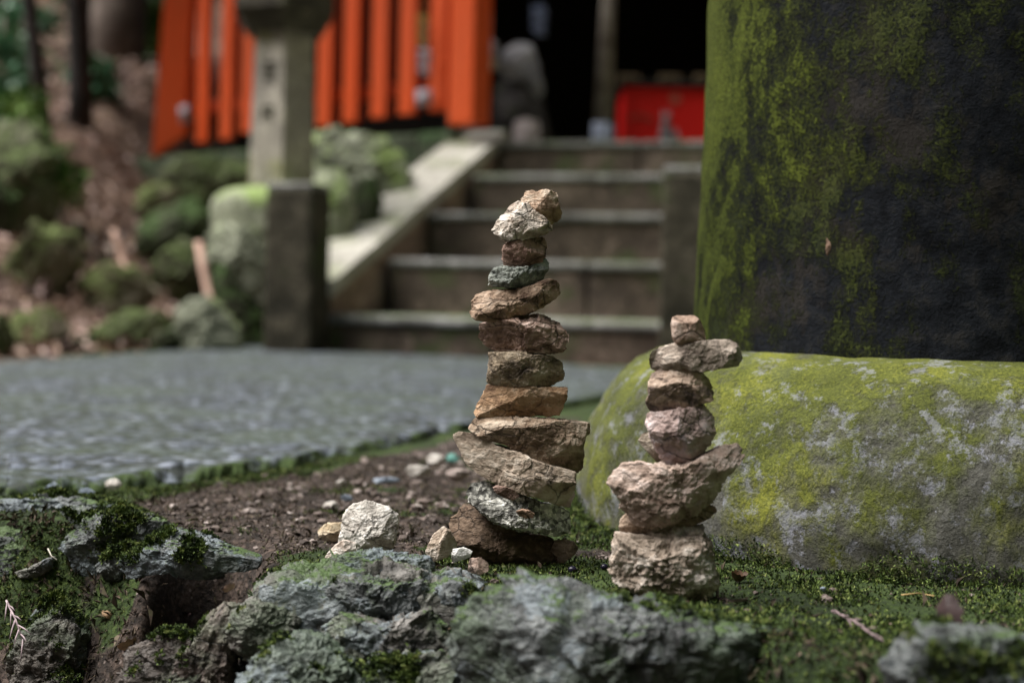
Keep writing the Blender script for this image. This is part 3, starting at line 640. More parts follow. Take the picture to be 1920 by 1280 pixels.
# moss leaves: ground, rock tops, foot of the collar
VS, FS, nv = [], [], 0
def push(V, F):
    global nv
    VS.append(V); FS.append(F + nv); nv += len(V)
def moss_on(Pt, Nn, rng, s=1.0):
    n = len(Pt); D = Nn * .8 + rdir(n, rng) * .9; D /= np.linalg.norm(D, axis=1)[:, None]
    L = rng.uniform(.0012, .0044, n) * s; W = L * rng.uniform(.3, .5, n)
    push(*leafset(Pt - Nn * .0006, D, rdir(n, rng), L, W))
n0 = 900000
X = rng.uniform(-.52, .56, n0); Y = .56 + 1.0 * rng.uniform(0, 1, n0) ** 1.25
m = moss_mask(X, Y)
n_ = N2(X, Y, 30, 77, 4)
keep = (rng.uniform(0, 1, n0) < m * np.clip(.55 + 1.7 * n_, .10, 1)) & (np.abs(X / Y) < .40) & (np.hypot(X - TC[0], Y - TC[1]) > .306) & (Y > crest(X) - .22) & (Y < np.interp(X, pnx, pny) + .02)
X, Y = X[keep], Y[keep]
moss_on(surf(X, Y), grad_normal(X, Y), rng)
for o in ROCKS:
    me = o.data; k = len(me.vertices); v = np.zeros(k * 3); me.vertices.foreach_get('co', v); v = v.reshape(-1, 3)
    nn = np.zeros(k * 3); me.vertices.foreach_get('normal', nn); nn = nn.reshape(-1, 3)
    wv = v + np.array(o.location)
    sel = np.where((nn[:, 2] > .1) & (nn[:, 1] < .6) & (fbm(wv * 30, 4, 91) + nn[:, 2] * .22 > .40))[0]
    if len(sel) == 0: continue
    sel = rng.choice(sel, min(len(sel) * 2, 9000)); j = rng.normal(size=(len(sel), 3)) * .0006
    moss_on(wv[sel] + j, nn[sel], rng, .9)
a = rng.uniform(math.pi * .85, math.pi * 1.75, 30000); hh_ = rng.uniform(0, 1, 30000) ** 4
keep = hh_ < .35 + .5 * fbm(np.stack([a * 6, a * 0, a * 0], 1), 3, 41)
a, hh_ = a[keep], hh_[keep]
rr = .3125 + rng.uniform(-.001, .012, len(a)) * (1 - hh_)
Pt = np.stack([TC[0] + rr * np.cos(a), TC[1] + rr * np.sin(a), -.008 + hh_ * .03], 1)
moss_on(Pt, np.stack([np.cos(a) * .7, np.sin(a) * .7, 0 * a + .6], 1), rng, .9)
M_moss = leaf_mat('moss_leaf', [(.005, .009, .003), (.016, .030, .006), (.04, .068, .012), (.08, .12, .022), (.22, .25, .08)], 330, .8)
o = mk('moss', np.concatenate(VS), np.concatenate(FS), M_moss, None, False, origin=(0, 0, 0)); props(o, kind='stuff')
# brown crumbs, needles and leaf fragments on the bare soil and the bank
VS, FS, nv = [], [], 0
n0 = 190000
X = rng.uniform(-.52, .5, n0); Y = rng.uniform(.56, 1.55, n0)
e = crest(X); m = moss_mask(X, Y)
keep = (rng.uniform(0, 1, n0) < np.where(Y < e, .75, .32 * (1 - m) + .09)) & (np.abs(X / Y) < .4) & (np.hypot(X - TC[0], Y - TC[1]) > .32) & (Y < np.interp(X, pnx, pny)) & (Y > e - .22)
X, Y = X[keep], Y[keep]; n = len(X)
D = rdir(n, rng, .25); L = rng.uniform(.0015, .0048, n) * np.where(rng.uniform(0, 1, n) > .95, 2.2, 1) * np.where(Y < crest(X), 1.6, 1)
push(*leafset(surf(X, Y) + np.array([0, 0, .0008]), D, rdir(n, rng, 1.5), L, L * rng.uniform(.12, .45, n)))
M_crumb = leaf_mat('leaf_crumbs', [(.008, .006, .005), (.03, .02, .015), (.07, .05, .035), (.045, .05, .02), (.20, .15, .12)], 260, .9)
o = mk('leaf_crumbs', np.concatenate(VS), np.concatenate(FS), M_crumb, None, False, origin=(0, 0, 0)); props(o, kind='stuff')
# gravel on the bare soil
VS, FS, nv = [], [], 0
S2, F2 = ico(2)
n0 = 6500
X = rng.uniform(-.5, .5, n0); Y = rng.uniform(.8, 2.0, n0); m = moss_mask(X, Y)
keep = (rng.uniform(0, 1, n0) < .9 * (1 - m) + .12) & (Y > crest(X) + .01) & (Y < np.interp(X, pnx, pny)) & (np.hypot(X - TC[0], Y - TC[1]) > .33)
for x, y in zip(X[keep], Y[keep]):
    s = .0009 + .0040 * rng.uniform() ** 5
    V = S2 * (1 + .28 * rng.normal(size=(len(S2), 1)) * .6) * np.array([s * rng.uniform(.8, 1.5), s * rng.uniform(.8, 1.5), s * rng.uniform(.5, .9)])
    q = rng.uniform(0, 6.28); c_, s_ = math.cos(q), math.sin(q)
    V = V @ np.array([[c_, s_, 0], [-s_, c_, 0], [0, 0, 1]])
    push(V + np.array([x, y, float(zf(np.array([x]), np.array([y]))[0]) + s * .3]), F2)
M_grav = leaf_mat('gravel_stone', [(.025, .02, .018), (.08, .062, .054), (.15, .118, .105), (.34, .30, .28)], 130, .8)
o = mk('gravel', np.concatenate(VS), np.concatenate(FS), M_grav, None, False, origin=(0, 0, 0)); props(o, kind='stuff')

# ------------------------------------------------------------------ loose stones on the dirt and along the path edge
M_blue = M('blue_grey_pebble', (.08, .10, .13), (.24, .29, .36), (.5, .56, .64))
pg = 'pebbles along the path edge'
def pebble(px, py, wpx, hpx, mat, label, z=-.004):
    q = G(px, py + hpx * .4, z); r = random.Random(int(px * 7 + py)); pts = []
    for k in range(9):
        a = 2 * math.pi * k / 9; f = r.uniform(.8, 1.15)
        pts.append((px + wpx / 2 * f * math.cos(a), py - hpx / 2 * f * math.sin(a)))
    return rock('pebble', pts, q[1], mat, label, 'pebble', pg, seed=int(px), sub=5, depth=.9)
o = LS([(72, 938), (82, 915), (100, 903), (118, 915), (126, 938), (100, 944)], M_blue, 'triangular blue-grey stone standing at the path edge on the far left', 1.19, seed=401, sub=6, group=pg)
for a in [(160, 925, 34, 20, M_blue, 'dark blue-grey pebble behind the left slab, right of the triangular one'),
          (213, 908, 32, 22, M_white, 'pale pebble at the path edge above the left slab'),
          (785, 884, 52, 24, M_white, 'flat whitish stone on the dirt left of the tall cairn, nearest the path'),
          (858, 888, 46, 22, M('pinkish_pebble', (.2, .15, .13), (.5, .42, .39), (.7, .64, .6)), 'flat pinkish stone just left of the pale grooved slab'),
          (818, 861, 34, 20, M_white, 'white pebble by the path edge beside the teal one'),
          (849, 860, 24, 20, M('teal_pebble', (.05, .14, .12), (.14, .36, .32), (.3, .55, .5)), 'teal green pebble touching the white one by the path edge'),
          (650, 933, 22, 12, M_blue, 'small blue-grey pebble behind the big white lump'),
          (722, 901, 60, 12, M_blue, 'thin grey stone flake on the dirt behind the white lump'),
          (640, 905, 20, 14, M_white, 'tiny white pebble on dirt left of the thin grey flake'),
          (1084, 1015, 5, 4, M_white, 'tiny white pebble in moss right of the tall cairn base'),
          (1543, 1103, 12, 8, M_blue, 'tiny blue-white pebble on the moss right of the short cairn')]:
    pebble(*a)

# ------------------------------------------------------------------ small finds on the moss
def lm(name, c, rough=.5):
    t = Nt(name); n = t.noise(260, 5, .6); col = t.mix(t.ramp(n, [(.35, 0.0), (.65, 1.0)]), tuple(x * .55 for x in c), tuple(min(1, x * 1.25) for x in c))
    return t.done(col, t.bump(n, .0006, .7), rough)
M_berry = lm('berry_skin', (.012, .010, .024), .22); M_twig = lm('dead_twig', (.16, .11, .10), .8); M_tan = lm('tan_dead_leaf', (.52, .36, .22), .6)
M_dk = lm('dark_dead_leaf', (.050, .034, .034), .45); M_pink = lm('pinkish_dead_leaf', (.42, .27, .21), .6); M_straw = lm('dry_straw', (.40, .28, .12), .6); M_spr = lm('dead_cedar', (.20, .15, .155), .8)
for px, py, r_, lab in [(1410, 1024, .0028, 'black berry on moss near the collar, right of the short cairn'), (1073, 1068, .0026, 'black berry on dirt between the two cairns'), (1133, 1062, .0022, 'smaller black berry touching the left side of the short cairn'), (1459, 1027, .0013, 'tiny dark seed on moss right of the first black berry')]:
    q = hit(px, py + 3, .001); b = MB(); S, F = ico(4)
    b.add(S * np.array([r_ * 1.15, r_, r_ * .92]) + q + np.array([0, 0, r_ * .5]), F)
    e_ = empty('berry', q, lab, 'berry', 'fallen black berries')
    b.build('fruit', M_berry, e_, True)
    b = MB(); b.tube([q + [r_, 0, r_ * .4], q + [r_ * 1.6, -.001, r_ * .1]], .0003, 5); b.build('stem', M_twig, e_)
def dead_leaf(px, py, L, W, ang, mat, label, curl=.3, tilt=.1, lift=.001, Y=None, stand=False):
    q = hit(px, py, lift) if Y is None else P(px, py, Y)
    nu, nvv = 14, 7; V = []
    r = random.Random(int(px + py))
    for i in range(nu):
        s = i / (nu - 1); wd = W * math.sin(math.pi * (s * .92 + .04)) ** .7 * (1 + .12 * math.sin(i * 1.7))
        for j in range(nvv):
            c_ = j / (nvv - 1) - .5
            x = (s - .5) * L; y = c_ * wd; z = curl * L * (s - .5) ** 2 * 2 + abs(c_) * wd * curl * 1.6 + .04 * L * math.sin(5 * s + 3 * c_ * 2 + px)
            V.append((x, y, z))
    V = np.array(V); F = [(i * nvv + j, i * nvv + j + 1, (i + 1) * nvv + j + 1, (i + 1) * nvv + j) for i in range(nu - 1) for j in range(nvv - 1)]
    Mx = Matrix.Rotation(ang, 3, 'Z') @ Matrix.Rotation(tilt, 3, 'X')
    if stand: Mx = Matrix.Rotation(1.25, 3, 'Z') @ Matrix.Rotation(ang, 3, 'Y') @ Matrix.Rotation(tilt, 3, 'X')
    V = V @ np.array(Mx).T
    V = np.concatenate([V, V + np.array([0, 0, -.0003])]); n_ = nu * nvv
    F2_ = F + [tuple(k + n_ for k in f[::-1]) for f in F]
    o = mk('dead_leaf', V + q, F2_, mat, None, True, origin=q)
    return props(o, label, 'leaf', 'dead leaves on the bank')
dead_leaf(1489, 1048, .0085, .006, .4, M_tan, 'small tan dead leaf lying on moss below the collar', .25)
dead_leaf(1548, 1056, .0085, .004, -.3, M_tan, 'narrow tan dead leaf beside the long dry straw', .2)
dead_leaf(1570, 1062, .007, .0028, .1, lm('grey_leaf', (.22, .26, .29)), 'narrow blue-grey leaf bit beside the narrow tan leaf', .2)
dead_leaf(1478, 1036, .008, .005, .8, M_twig, 'crumpled grey-brown leaf above the small tan leaf', .6, .6)
dead_leaf(1775, 1152, .020, .015, math.pi / 2 + .1, M_dk, 'dark curled leaf standing upright at the lower right', .18, .5, Y=.70, stand=True)
dead_leaf(432, 1104, .0085, .0075, .9, M_pink, 'pinkish pale leaf at the right lip of the dark hole', .3, -.9, Y=.872)
dead_leaf(246, 1215, .016, .011, .6, M_tan, 'torn tan leaf low on the shaded bank', .4, -.9)
dead_leaf(205, 1158, .010, .006, .3, M_tan, 'curled tan leaf on the bank above the torn one', .8, -.8)
dead_leaf(345, 1150, .016, .004, -.9, M_dk, 'dark reddish leaf hanging in the mouth of the hole', .2, -.9)
dead_leaf(185, 1062, .012, .005, .4, M_dk, 'purplish leaf bit under the ridge stone', .3, -.4)
dead_leaf(1386, 1090, .011, .008, .2, lm('brown_husk', (.10, .055, .03)), 'dark brown curled husk right of the short cairn', .9, .2)
def twig(pts, rad, mat, label, cat='twig', name='twig', group=None):
    b = MB()
    for i, (pl, r_) in enumerate(zip(pts, rad)): b.tube(pl, r_, 6)
    o = b.build(name, mat, None, True); return props(o, label, cat, group)
H = lambda x, y, l=.001: hit(x, y, l)
twig([[H(1342, 1082, .012), H(1344, 1100, .006), H(1346, 1122)], [H(1346, 1122), H(1372, 1126, .003), H(1400, 1124, .002)]], [.0011, .0010], M_twig, 'forked grey twig at the right foot of the short cairn')
twig([[H(1560, 1053, .002), H(1600, 1056, .003), H(1630, 1063, .002), H(1655, 1071)]], [.0004], M_straw, 'long dry straw on moss below the collar')
twig([[H(1680, 1074), H(1740, 1076, .002), H(1800, 1080, .001), H(1850, 1090)]], [.0004], M_straw, 'thin brown straw on moss at the right, under the collar')
twig([[H(1590, 1050, .001), H(1602, 1041, .003)], [H(1590, 1050, .001), H(1596, 1036, .004)]], [.0005, .0004], M_twig, 'small forked twig above the long dry straw')
twig([[H(1690, 1115, .003), H(1722, 1112, .005), H(1752, 1116, .006)]], [.0006], M_straw, 'yellow stalk beside the dark curled leaf')
def sprig(base, tip, n, L, label, mat=M_spr, sp=.9):
    base, tip = np.array(base), np.array(tip); d = (tip - base); ln = np.linalg.norm(d); d /= ln
    e_ = empty('cedar_sprig', base, label, 'sprig', 'dead cedar sprigs')
    b = MB(); b.tube([base, base + d * ln * .5 + [0, 0, .002], tip], [.0008, .0007, .0005], 6); b.build('stem', mat, e_, True)
    b = MB(); r = random.Random(n)
    for i in range(n):
        q = base + d * ln * (i + .5) / n + np.array([0, 0, .001]); s = 1 if i % 2 else -1
        v = d * .9 + np.array([s * sp * -d[2] + r.uniform(-.2, .2), r.uniform(-.5, .2), s * sp * d[0] * .9 + r.uniform(-.1, .2)])
        v /= np.linalg.norm(v); k = L * r.uniform(.6, 1.1)
        b.tube([q, q + v * k * .5 + [0, 0, .0006], q + v * k], [.0006, .0006, .0002], 5)
    b.build('needles', mat, e_, True)
sprig(H(1560, 1145, .004), H(1650, 1200, .004), 13, .013, 'dead cedar sprig lying on moss at the lower right')
sprig(P(12, 1125, .94), P(45, 1205, .92), 9, .014, 'pale dead cedar sprig hanging at the left edge', lm('pale_sprig', (.32, .25, .27)), .5)
twig([[P(90, 1028, 1.0), P(96, 1042, .995), P(107, 1048, .99)]], [.0005], lm('white_root', (.5, .47, .4)), 'thin white curved rootlet on the left moss cushion', 'rootlet', 'rootlet')

# ------------------------------------------------------------------ stairs
TH = R(14); ev = np.array([math.cos(TH), -math.sin(TH), 0]); av = np.array([math.sin(TH), math.cos(TH), 0])
O = np.array([0, 3.94, 0]); RZ = -TH
def stone_mat(name, d, m, l, moss=.3, sc_=1.0, lich=.3, mosscol=(.09, .12, .035)):
    t = Nt(name); _rs[0] += 1; co = t.coord((_rs[0] * 2.1, _rs[0] * .7, _rs[0] * 1.3))
    n1 = t.noise(6 * sc_, 7, .65, co); n2 = t.noise(60 * sc_, 5, .6, co)
    c = t.ramp(t.math('ADD', t.math('MULTIPLY', n1, .6), t.math('MULTIPLY', n2, .4)), [(.36, d), (.5, m), (.64, l)])
    lm_ = t.ramp(t.noise(14 * sc_, 6, .7, co), [(.60 - lich * .15, 0.0), (.64 - lich * .12, .6)]); c = t.mix(lm_, c, tuple(min(.7, x * 1.3) for x in l))
    z = t.normal_z()[2]
    mm = t.ramp(t.math('ADD', t.math('MULTIPLY', z, .16), t.noise(5 * sc_, 6, .7, co)), [(.66 - moss * .3, 0.0), (.76 - moss * .3, .95)])
    c = t.mix(mm, c, t.mix(n2, tuple(x * .6 for x in mosscol), tuple(x * 1.5 for x in mosscol)))
    nb = t.bump(n2, .006, .7); nb = t.bump(n1, .02, .5, nb)
    return t.done(c, nb, .9)
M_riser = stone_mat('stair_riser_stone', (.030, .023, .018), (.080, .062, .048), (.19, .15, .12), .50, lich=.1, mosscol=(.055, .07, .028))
M_tread = stone_mat('worn_lit_nosing_stone', (.08, .08, .075), (.18, .18, .175), (.34, .34, .34), .22, mosscol=(.09, .12, .05))  # paler than the risers: worn edges, with sky light put into the colour
M_rail = stone_mat('pale_stringer_stone', (.20, .195, .17), (.33, .32, .285), (.48, .47, .42), .0, mosscol=(.20, .22, .14))
M_string = stone_mat('stringer_side_stone', (.10, .07, .06), (.24, .17, .14), (.38, .29, .24), .15)
M_post = stone_mat('newel_stone', (.010, .010, .006), (.030, .027, .017), (.08, .07, .05), .45, mosscol=(.035, .05, .014))
st = empty('stone_stairs', O, 'five worn stone steps with a pale sloping side rail leading up to the shrine', 'stairs')
hs = [.111 + .176 * i for i in range(5)]; tr = .47
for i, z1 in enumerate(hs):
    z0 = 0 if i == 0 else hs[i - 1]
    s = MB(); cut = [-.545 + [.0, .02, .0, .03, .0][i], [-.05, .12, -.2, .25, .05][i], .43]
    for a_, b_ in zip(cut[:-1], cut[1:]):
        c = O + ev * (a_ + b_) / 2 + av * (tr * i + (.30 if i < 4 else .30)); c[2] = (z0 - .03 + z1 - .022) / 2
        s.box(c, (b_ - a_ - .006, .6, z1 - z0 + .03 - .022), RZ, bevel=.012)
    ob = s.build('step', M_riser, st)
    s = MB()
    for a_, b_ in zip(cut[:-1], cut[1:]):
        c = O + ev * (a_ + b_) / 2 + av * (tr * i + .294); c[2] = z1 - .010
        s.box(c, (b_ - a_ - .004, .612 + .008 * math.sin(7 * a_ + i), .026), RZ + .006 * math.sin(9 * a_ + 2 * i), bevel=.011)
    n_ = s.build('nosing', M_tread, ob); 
def sbox(mb, s0, s1, d0, d1, zb0, zb1, zt0, zt1):
    V = []
    for s_, d_, zb, zt in ((s0, d0, zb0, zt0), (s1, d0, zb0, zt0), (s1, d1, zb1, zt1), (s0, d1, zb1, zt1)):
        q = O + ev * s_ + av * d_
        V += [(q[0], q[1], zb), (q[0], q[1], zt)]
    mb.add(V, [(0, 2, 4, 6), (1, 7, 5, 3), (0, 1, 3, 2), (2, 3, 5, 4), (4, 5, 7, 6), (6, 7, 1, 0)])
for s0, s1 in ((-.68, -.548), (.433, .55)):
    b = MB(); sbox(b, s0 + .006, s1 - .002, .05, 2.0, -.05, -.05, .165, .83); q = b.build('stringer', M_string, st)
    b = MB(); sbox(b, s0 - (.07 if s0 < 0 else 0), s1 + .006, .04, 2.04, .165, .835, .212, .885); b.build('coping', M_rail, q)
b = MB(); b.box(O + ev * .0 + av * 3.5 + np.array([0, 0, .40]), (3.0, 2.6, .815), RZ, bevel=.01)
b.build('landing', M_riser, st)
for s_, hgt, nm in ((-.613, .475, 'square mossy stone post left of the stairs'), (.500, .52, 'dark square stone post right of the stairs beside the gate pillar')):
    c = O + ev * s_ + av * -.06
    po = empty('newel_post', (c[0], c[1], 0), nm, 'post', 'stone posts of the stairs')
    b = MB(); b.box((c[0], c[1], hgt / 2 - .03), (.142, .142, hgt + .04), RZ, bevel=.012); b.build('shaft', M_post, po)
    b = MB(); b.box((c[0], c[1], hgt - .004), (.138, .138, .02), RZ, bevel=.008); b.build('lit_top_face', M_tread, po)  # pale slab puts the light on the post top into the colour

# ------------------------------------------------------------------ stone lantern behind the post
LC = np.array([P(528, 300, 4.75)[0], 4.75])
M_lan = stone_mat('lantern_stone', (.15, .14, .125), (.29, .27, .235), (.44, .41, .35), .25, mosscol=(.22, .24, .06))
M_land = stone_mat('lantern_cap_stone', (.02, .018, .014), (.05, .045, .035), (.10, .09, .07), .3, mosscol=(.05, .06, .02))
M_basep = stone_mat('lantern_base_stone', (.11, .12, .085), (.22, .24, .17), (.36, .38, .29), .3, mosscol=(.20, .28, .09))
ln = empty('stone_lantern', (LC[0], LC[1], 0), 'tall hexagonal stone lantern shaft with a dark overhanging slab, in front of the red fence', 'lantern')
def hexa(r, rot=0): return [(r * math.cos(math.pi / 3 * k + rot - math.pi / 2), r * math.sin(math.pi / 3 * k + rot - math.pi / 2)) for k in range(6)]
rt = R(10)
b = MB(); b.prism(hexa(.125, rt), .5, 1.055, .86, c=LC); b.build('shaft', M_lan, ln)
b = MB(); b.prism(hexa(.135, rt), 1.03, 1.10, 1.35, c=LC); b.prism(hexa(.185, rt), 1.10, 1.17, 1.0, c=LC); b.build('platform', M_land, ln)
b = MB(); b.prism(hexa(.12, rt), 1.17, 1.42, 1.0, c=LC); b.build('light_box', M_lan, ln)
b = MB(); b.prism(hexa(.24, rt), 1.42, 1.60, .35, c=LC); b.build('roof', M_land, ln)
V, F = lathe([(.01, .52), (.15, .52), (.19, .505), (.222, .48), (.228, .45), (.225, .36), (.21, .34), (.01, .34)], 60, LC, .006, 4, dens=3)
mk('base', V, F, M_basep, ln)
b = MB(); b.box((LC[0], LC[1], .17), (.34, .34, .36), R(20), bevel=.03); b.build('pedestal', M_post, ln)
# weathered engraved marks on the shaft's left face
fn = np.array([math.cos(-math.pi / 2 - math.pi / 6 + rt), math.sin(-math.pi / 2 - math.pi / 6 + rt), 0]); ft = np.array([-fn[1], fn[0], 0])
for zc, strokes in ((.90, [(-.02, .02, .022, .02), (-.02, 0, .02, 0), (0, .028, 0, -.03), (-.018, -.026, .02, -.026)]), (.76, [(-.02, .018, .02, .018), (-.016, .018, -.016, -.024), (.016, .018, .016, -.024), (-.016, -.004, .016, -.004)])):
    b = MB(); rad = .125 * math.cos(math.pi / 6) * (1 - .14 * (zc - .5) / .555)
    cc = np.array([LC[0], LC[1], zc]) + fn * (rad + .0005)
    for x0, y0, x1, y1 in strokes: b.tube([cc + ft * x0 + [0, 0, y0], cc + ft * x1 + [0, 0, y1]], .0045, 5)
    b.build('engraved_mark', M_post, ln)

# ------------------------------------------------------------------ boulders and hillside rocks
M_m1 = stone_mat('mossy_boulder', (.035, .036, .022), (.10, .105, .065), (.24, .24, .17), .55, .8, mosscol=(.06, .085, .025))
M_m2 = stone_mat('pale_mossy_boulder', (.06, .068, .045), (.18, .195, .145), (.38, .40, .32), .35, .9, mosscol=(.22, .30, .10))
M_m3 = stone_mat('dark_mossy_boulder', (.012, .014, .008), (.03, .034, .018), (.07, .075, .045), .55, .8, mosscol=(.03, .06, .012))
M_m4 = stone_mat('beige_boulder', (.05, .042, .03), (.14, .12, .085), (.28, .25, .19), .50, .8)
bg_ = 'boulders of the hillside'
def BO(poly, Y, mat, label, **kw):
    kw.setdefault('sub', 6); kw.setdefault('chip', .42); kw.setdefault('rough', .14); kw.setdefault('facets', 12); kw.setdefault('chipn', 1.8); kw.setdefault('cut', (.6, .9))
    return rock('boulder', poly, Y, mat, label, 'boulder', bg_, **kw)
BO([(585, 430), (583, 300), (600, 262), (650, 250), (720, 262), (758, 300), (768, 350), (740, 420), (700, 450), (640, 450)], 5.15, M_m2, 'big rounded pale boulder between the lantern and the stair rail', seed=501)
BO([(640, 470), (650, 400), (670, 340), (700, 330), (716, 380), (700, 450), (680, 480)], 4.75, M_m3, 'dark stone in front of the big pale boulder', seed=503)
BO([(590, 345), (610, 318), (640, 320), (660, 345), (660, 420), (640, 470), (600, 480)], 4.6, M_basep, 'yellowish mossy stone right behind the left stair post', seed=505)
BO([(390, 440), (420, 425), (480, 430), (520, 440), (530, 560), (490, 570), (450, 540), (400, 520)], 4.55, M_m2, 'pale yellow-green stone under the lantern base', seed=507, rough=.2)
BO([(328, 620), (345, 575), (385, 560), (430, 590), (455, 625), (450, 665), (390, 668), (335, 660)], 4.1, M_m2, 'rounded pale mossy stone standing by the path left of the stairs', seed=509)
BO([(425, 660), (400, 560), (400, 480), (440, 520), (480, 560), (500, 660)], 4.5, M_m3, 'dark stone standing in for the black cavity left of the stair post', seed=511)  # dark stone put in for the shade of a hollow
BO([(255, 470), (262, 430), (300, 385), (360, 375), (400, 400), (400, 460), (350, 480), (290, 490)], 4.9, M_m3, 'dark mossy boulder under the slope left of the lantern', seed=513)
BO([(300, 370), (310, 320), (360, 300), (430, 300), (475, 315), (475, 370), (420, 385), (340, 385)], 5.6, M_m1, 'mossy wall boulder below the left end of the red fence', seed=515)
BO([(280, 560), (290, 490), (350, 460), (400, 470), (400, 540), (370, 570), (320, 580)], 4.75, M_m1, 'mossy boulder left of the pale stone under the lantern', seed=517)
BO([(150, 665), (155, 630), (190, 612), (235, 585), (290, 590), (335, 612), (345, 640), (325, 664), (240, 672)], 4.2, M_m1, 'low mossy boulder at the far edge of the path, left', seed=519)
BO([(-30, 430), (-20, 290), (0, 240), (40, 215), (70, 240), (88, 310), (112, 360), (100, 400), (60, 430)], 4.8, M_m1, 'tall green mossy boulder at the left edge of the picture', seed=521)
BO([(5, 560), (20, 480), (70, 430), (130, 440), (150, 490), (110, 560), (60, 585)], 4.4, M_m4, 'pale beige boulder on the slope at the left', seed=523)
BO([(120, 575), (140, 535), (190, 505), (250, 500), (290, 545), (275, 580), (200, 595)], 4.4, M_m4, 'beige-brown boulder low on the leafy slope', seed=525)
BO([(-60, 420), (-60, 330), (-10, 330), (30, 370), (20, 440)], 4.3, M_m3, 'dark boulder cut by the left edge of the picture', seed=527)
BO([(120, 660), (125, 640), (165, 630), (185, 655), (170, 672)], 3.9, M_m3, 'small dark mossy stone at the far path edge', seed=529, sub=5)
for k_, (poly, Y_, m_, lab) in enumerate([
    ([(250, 400), (270, 350), (310, 340), (335, 365), (310, 410)], 5.5, M_m4, 'brown boulder at the left foot of the terrace wall'),
    ([(10, 640), (30, 590), (90, 575), (130, 610), (120, 655), (40, 665)], 3.9, M_m4, 'low beige boulder at the far path edge, far left'),
    ([(-40, 660), (-30, 600), (10, 590), (25, 640), (10, 670)], 3.6, M_m1, 'mossy boulder at the left edge touching the path'),
    ([(285, 660), (290, 625), (325, 620), (340, 645), (330, 668)], 4.0, M_m3, 'small dark stone left of the rounded pale mossy one')
    ]):
    BO(poly, Y_, m_, lab, seed=540 + k_, rough=.16)
# terrace wall under the fence: mossy stone courses
M_ter = stone_mat('terrace_stone', (.02, .026, .015), (.055, .068, .042), (.12, .14, .095), .6, .8, mosscol=(.035, .07, .025))
tw = empty('terrace_wall', (P(750, 260, 6.05)[0], 6.05, .5), 'low dark mossy stone terrace wall carrying the red fence', 'wall')
r = random.Random(3)
for (pa, ya, Ya), (pb, yb, Yb), nst in [((900, 238, 5.9), (585, 262, 6.4), 5), ((585, 268, 6.4), (290, 292, 7.1), 5)]:
    A0, B0 = P(pa, ya, Ya), P(pb, yb, Yb)
    for row in range(3):
        for k in range(nst):
            a_ = A0 + (B0 - A0) * (k / nst); b_ = A0 + (B0 - A0) * ((k + 1) / nst); c = (a_ + b_) / 2; c[2] -= .11 + row * .19; c[1] += .16 - row * .05 + r.uniform(-.02, .02)
            d_ = b_ - a_; L = np.linalg.norm(d_[:2])
            mb = MB(); mb.box(c, (L * .99, .42, .185), math.atan2(-d_[1], -d_[0]), bevel=.02)
            mb.build('stone_block', M_ter, tw)
# ------------------------------------------------------------------ vermilion fence
def paint(name, c, fade=.3):
    t = Nt(name); n1 = t.noise(3.2, 5, .6, t.coord((4, 2, 1), (1, 1, .35))); n2 = t.noise(40, 5, .6)
    col = t.mix(t.ramp(n1, [(.42, 0.0), (.68, fade)]), c, (c[0] * .55, c[1] * .8 + .05, c[2] * .9 + .045))
    col = t.mix(t.ramp(n2, [(.3, .25), (.5, 0.0)]), col, tuple(x * .5 for x in c))
    return t.done(col, t.bump(n2, .003, .5), .55)
M_ver = paint('vermilion_paint', (.64, .075, .007)); M_veri = paint('shaded_inner_paint', (.16, .018, .006)); M_verd = paint('dark_vermilion_rail', (.52, .055, .010))
fY = lambda px: 7.0 + (px - 300) / 580 * -1.1
fo = empty('vermilion_fence', (P(880, 230, 5.9)[0], 5.9, .9), 'bright vermilion slatted wooden fence behind the stone lantern', 'fence')
fa, fb = P(300, 270, 7.0), P(880, 232, 5.9); fdir = (fb - fa); fdir[2] = 0; fdir /= np.linalg.norm(fdir); frz = math.atan2(fdir[1], fdir[0])
for a_, b_, yb in [(366, 396, 268), (411, 442, 262), (450, 482, 250), (492, 530, 246), (545, 578, 242), (592, 628, 238), (641, 677, 231), (694, 731, 222), (746, 784, 216), (803, 841, 210)]:
    c = (a_ + b_) / 2; Yc = fY(c); q = P(c, yb, Yc); wd = (b_ - a_) / FPX * Yc / math.cos(frz) * .80
    mb = MB(); mb.box((q[0], q[1], (q[2] + 2.9) / 2), (wd, .035, 2.9 - q[2]), frz, bevel=.005)
    mb.build('slat', M_ver, fo)
q = P(879, 236, 5.86); mb = MB(); mb.box((q[0], q[1], (q[2] + 3.0) / 2), (.125, .125, 3.0 - q[2]), frz, bevel=.008); mb.build('corner_post', M_ver, fo)
# leaning wing board at the far left end
mb = MB(); a0, a1, b0, b1 = P(284, 296, 6.95), P(346, 252, 6.95), P(312, -60, 6.95), P(362, -60, 6.95)
V = [a0, a1, b1, b0]; V2 = [v + np.array([.02, .06, 0]) for v in V]
mb.add(V + V2, [(0, 1, 2, 3), (7, 6, 5, 4), (0, 4, 5, 1), (1, 5, 6, 2), (2, 6, 7, 3), (3, 7, 4, 0)]); mb.build('wing_board', M_ver, fo)
for y0, y1, m_, nm in ((142, 166, M_verd, 'lower_rail'), (-150, -110, M_verd, 'upper_rail')):
    A0, B0 = P(335, y0 + 55, 7.05), P(880, y0, 5.98); 
    if y0 < 0: A0[2] = B0[2]
    A0[2] = B0[2]
    L = np.linalg.norm((B0 - A0)[:2]); c = (A0 + B0) / 2; mb = MB(); mb.box((c[0] + .0, c[1] + .05, c[2] - .03), (L, .05, .06 if y0 > 0 else .1), frz, bevel=.004); mb.build(nm, m_, fo)
M_pale = lm('pale_paper', (.42, .40, .46), .7); M_gold = lm('gold_paper', (.35, .24, .06), .5)
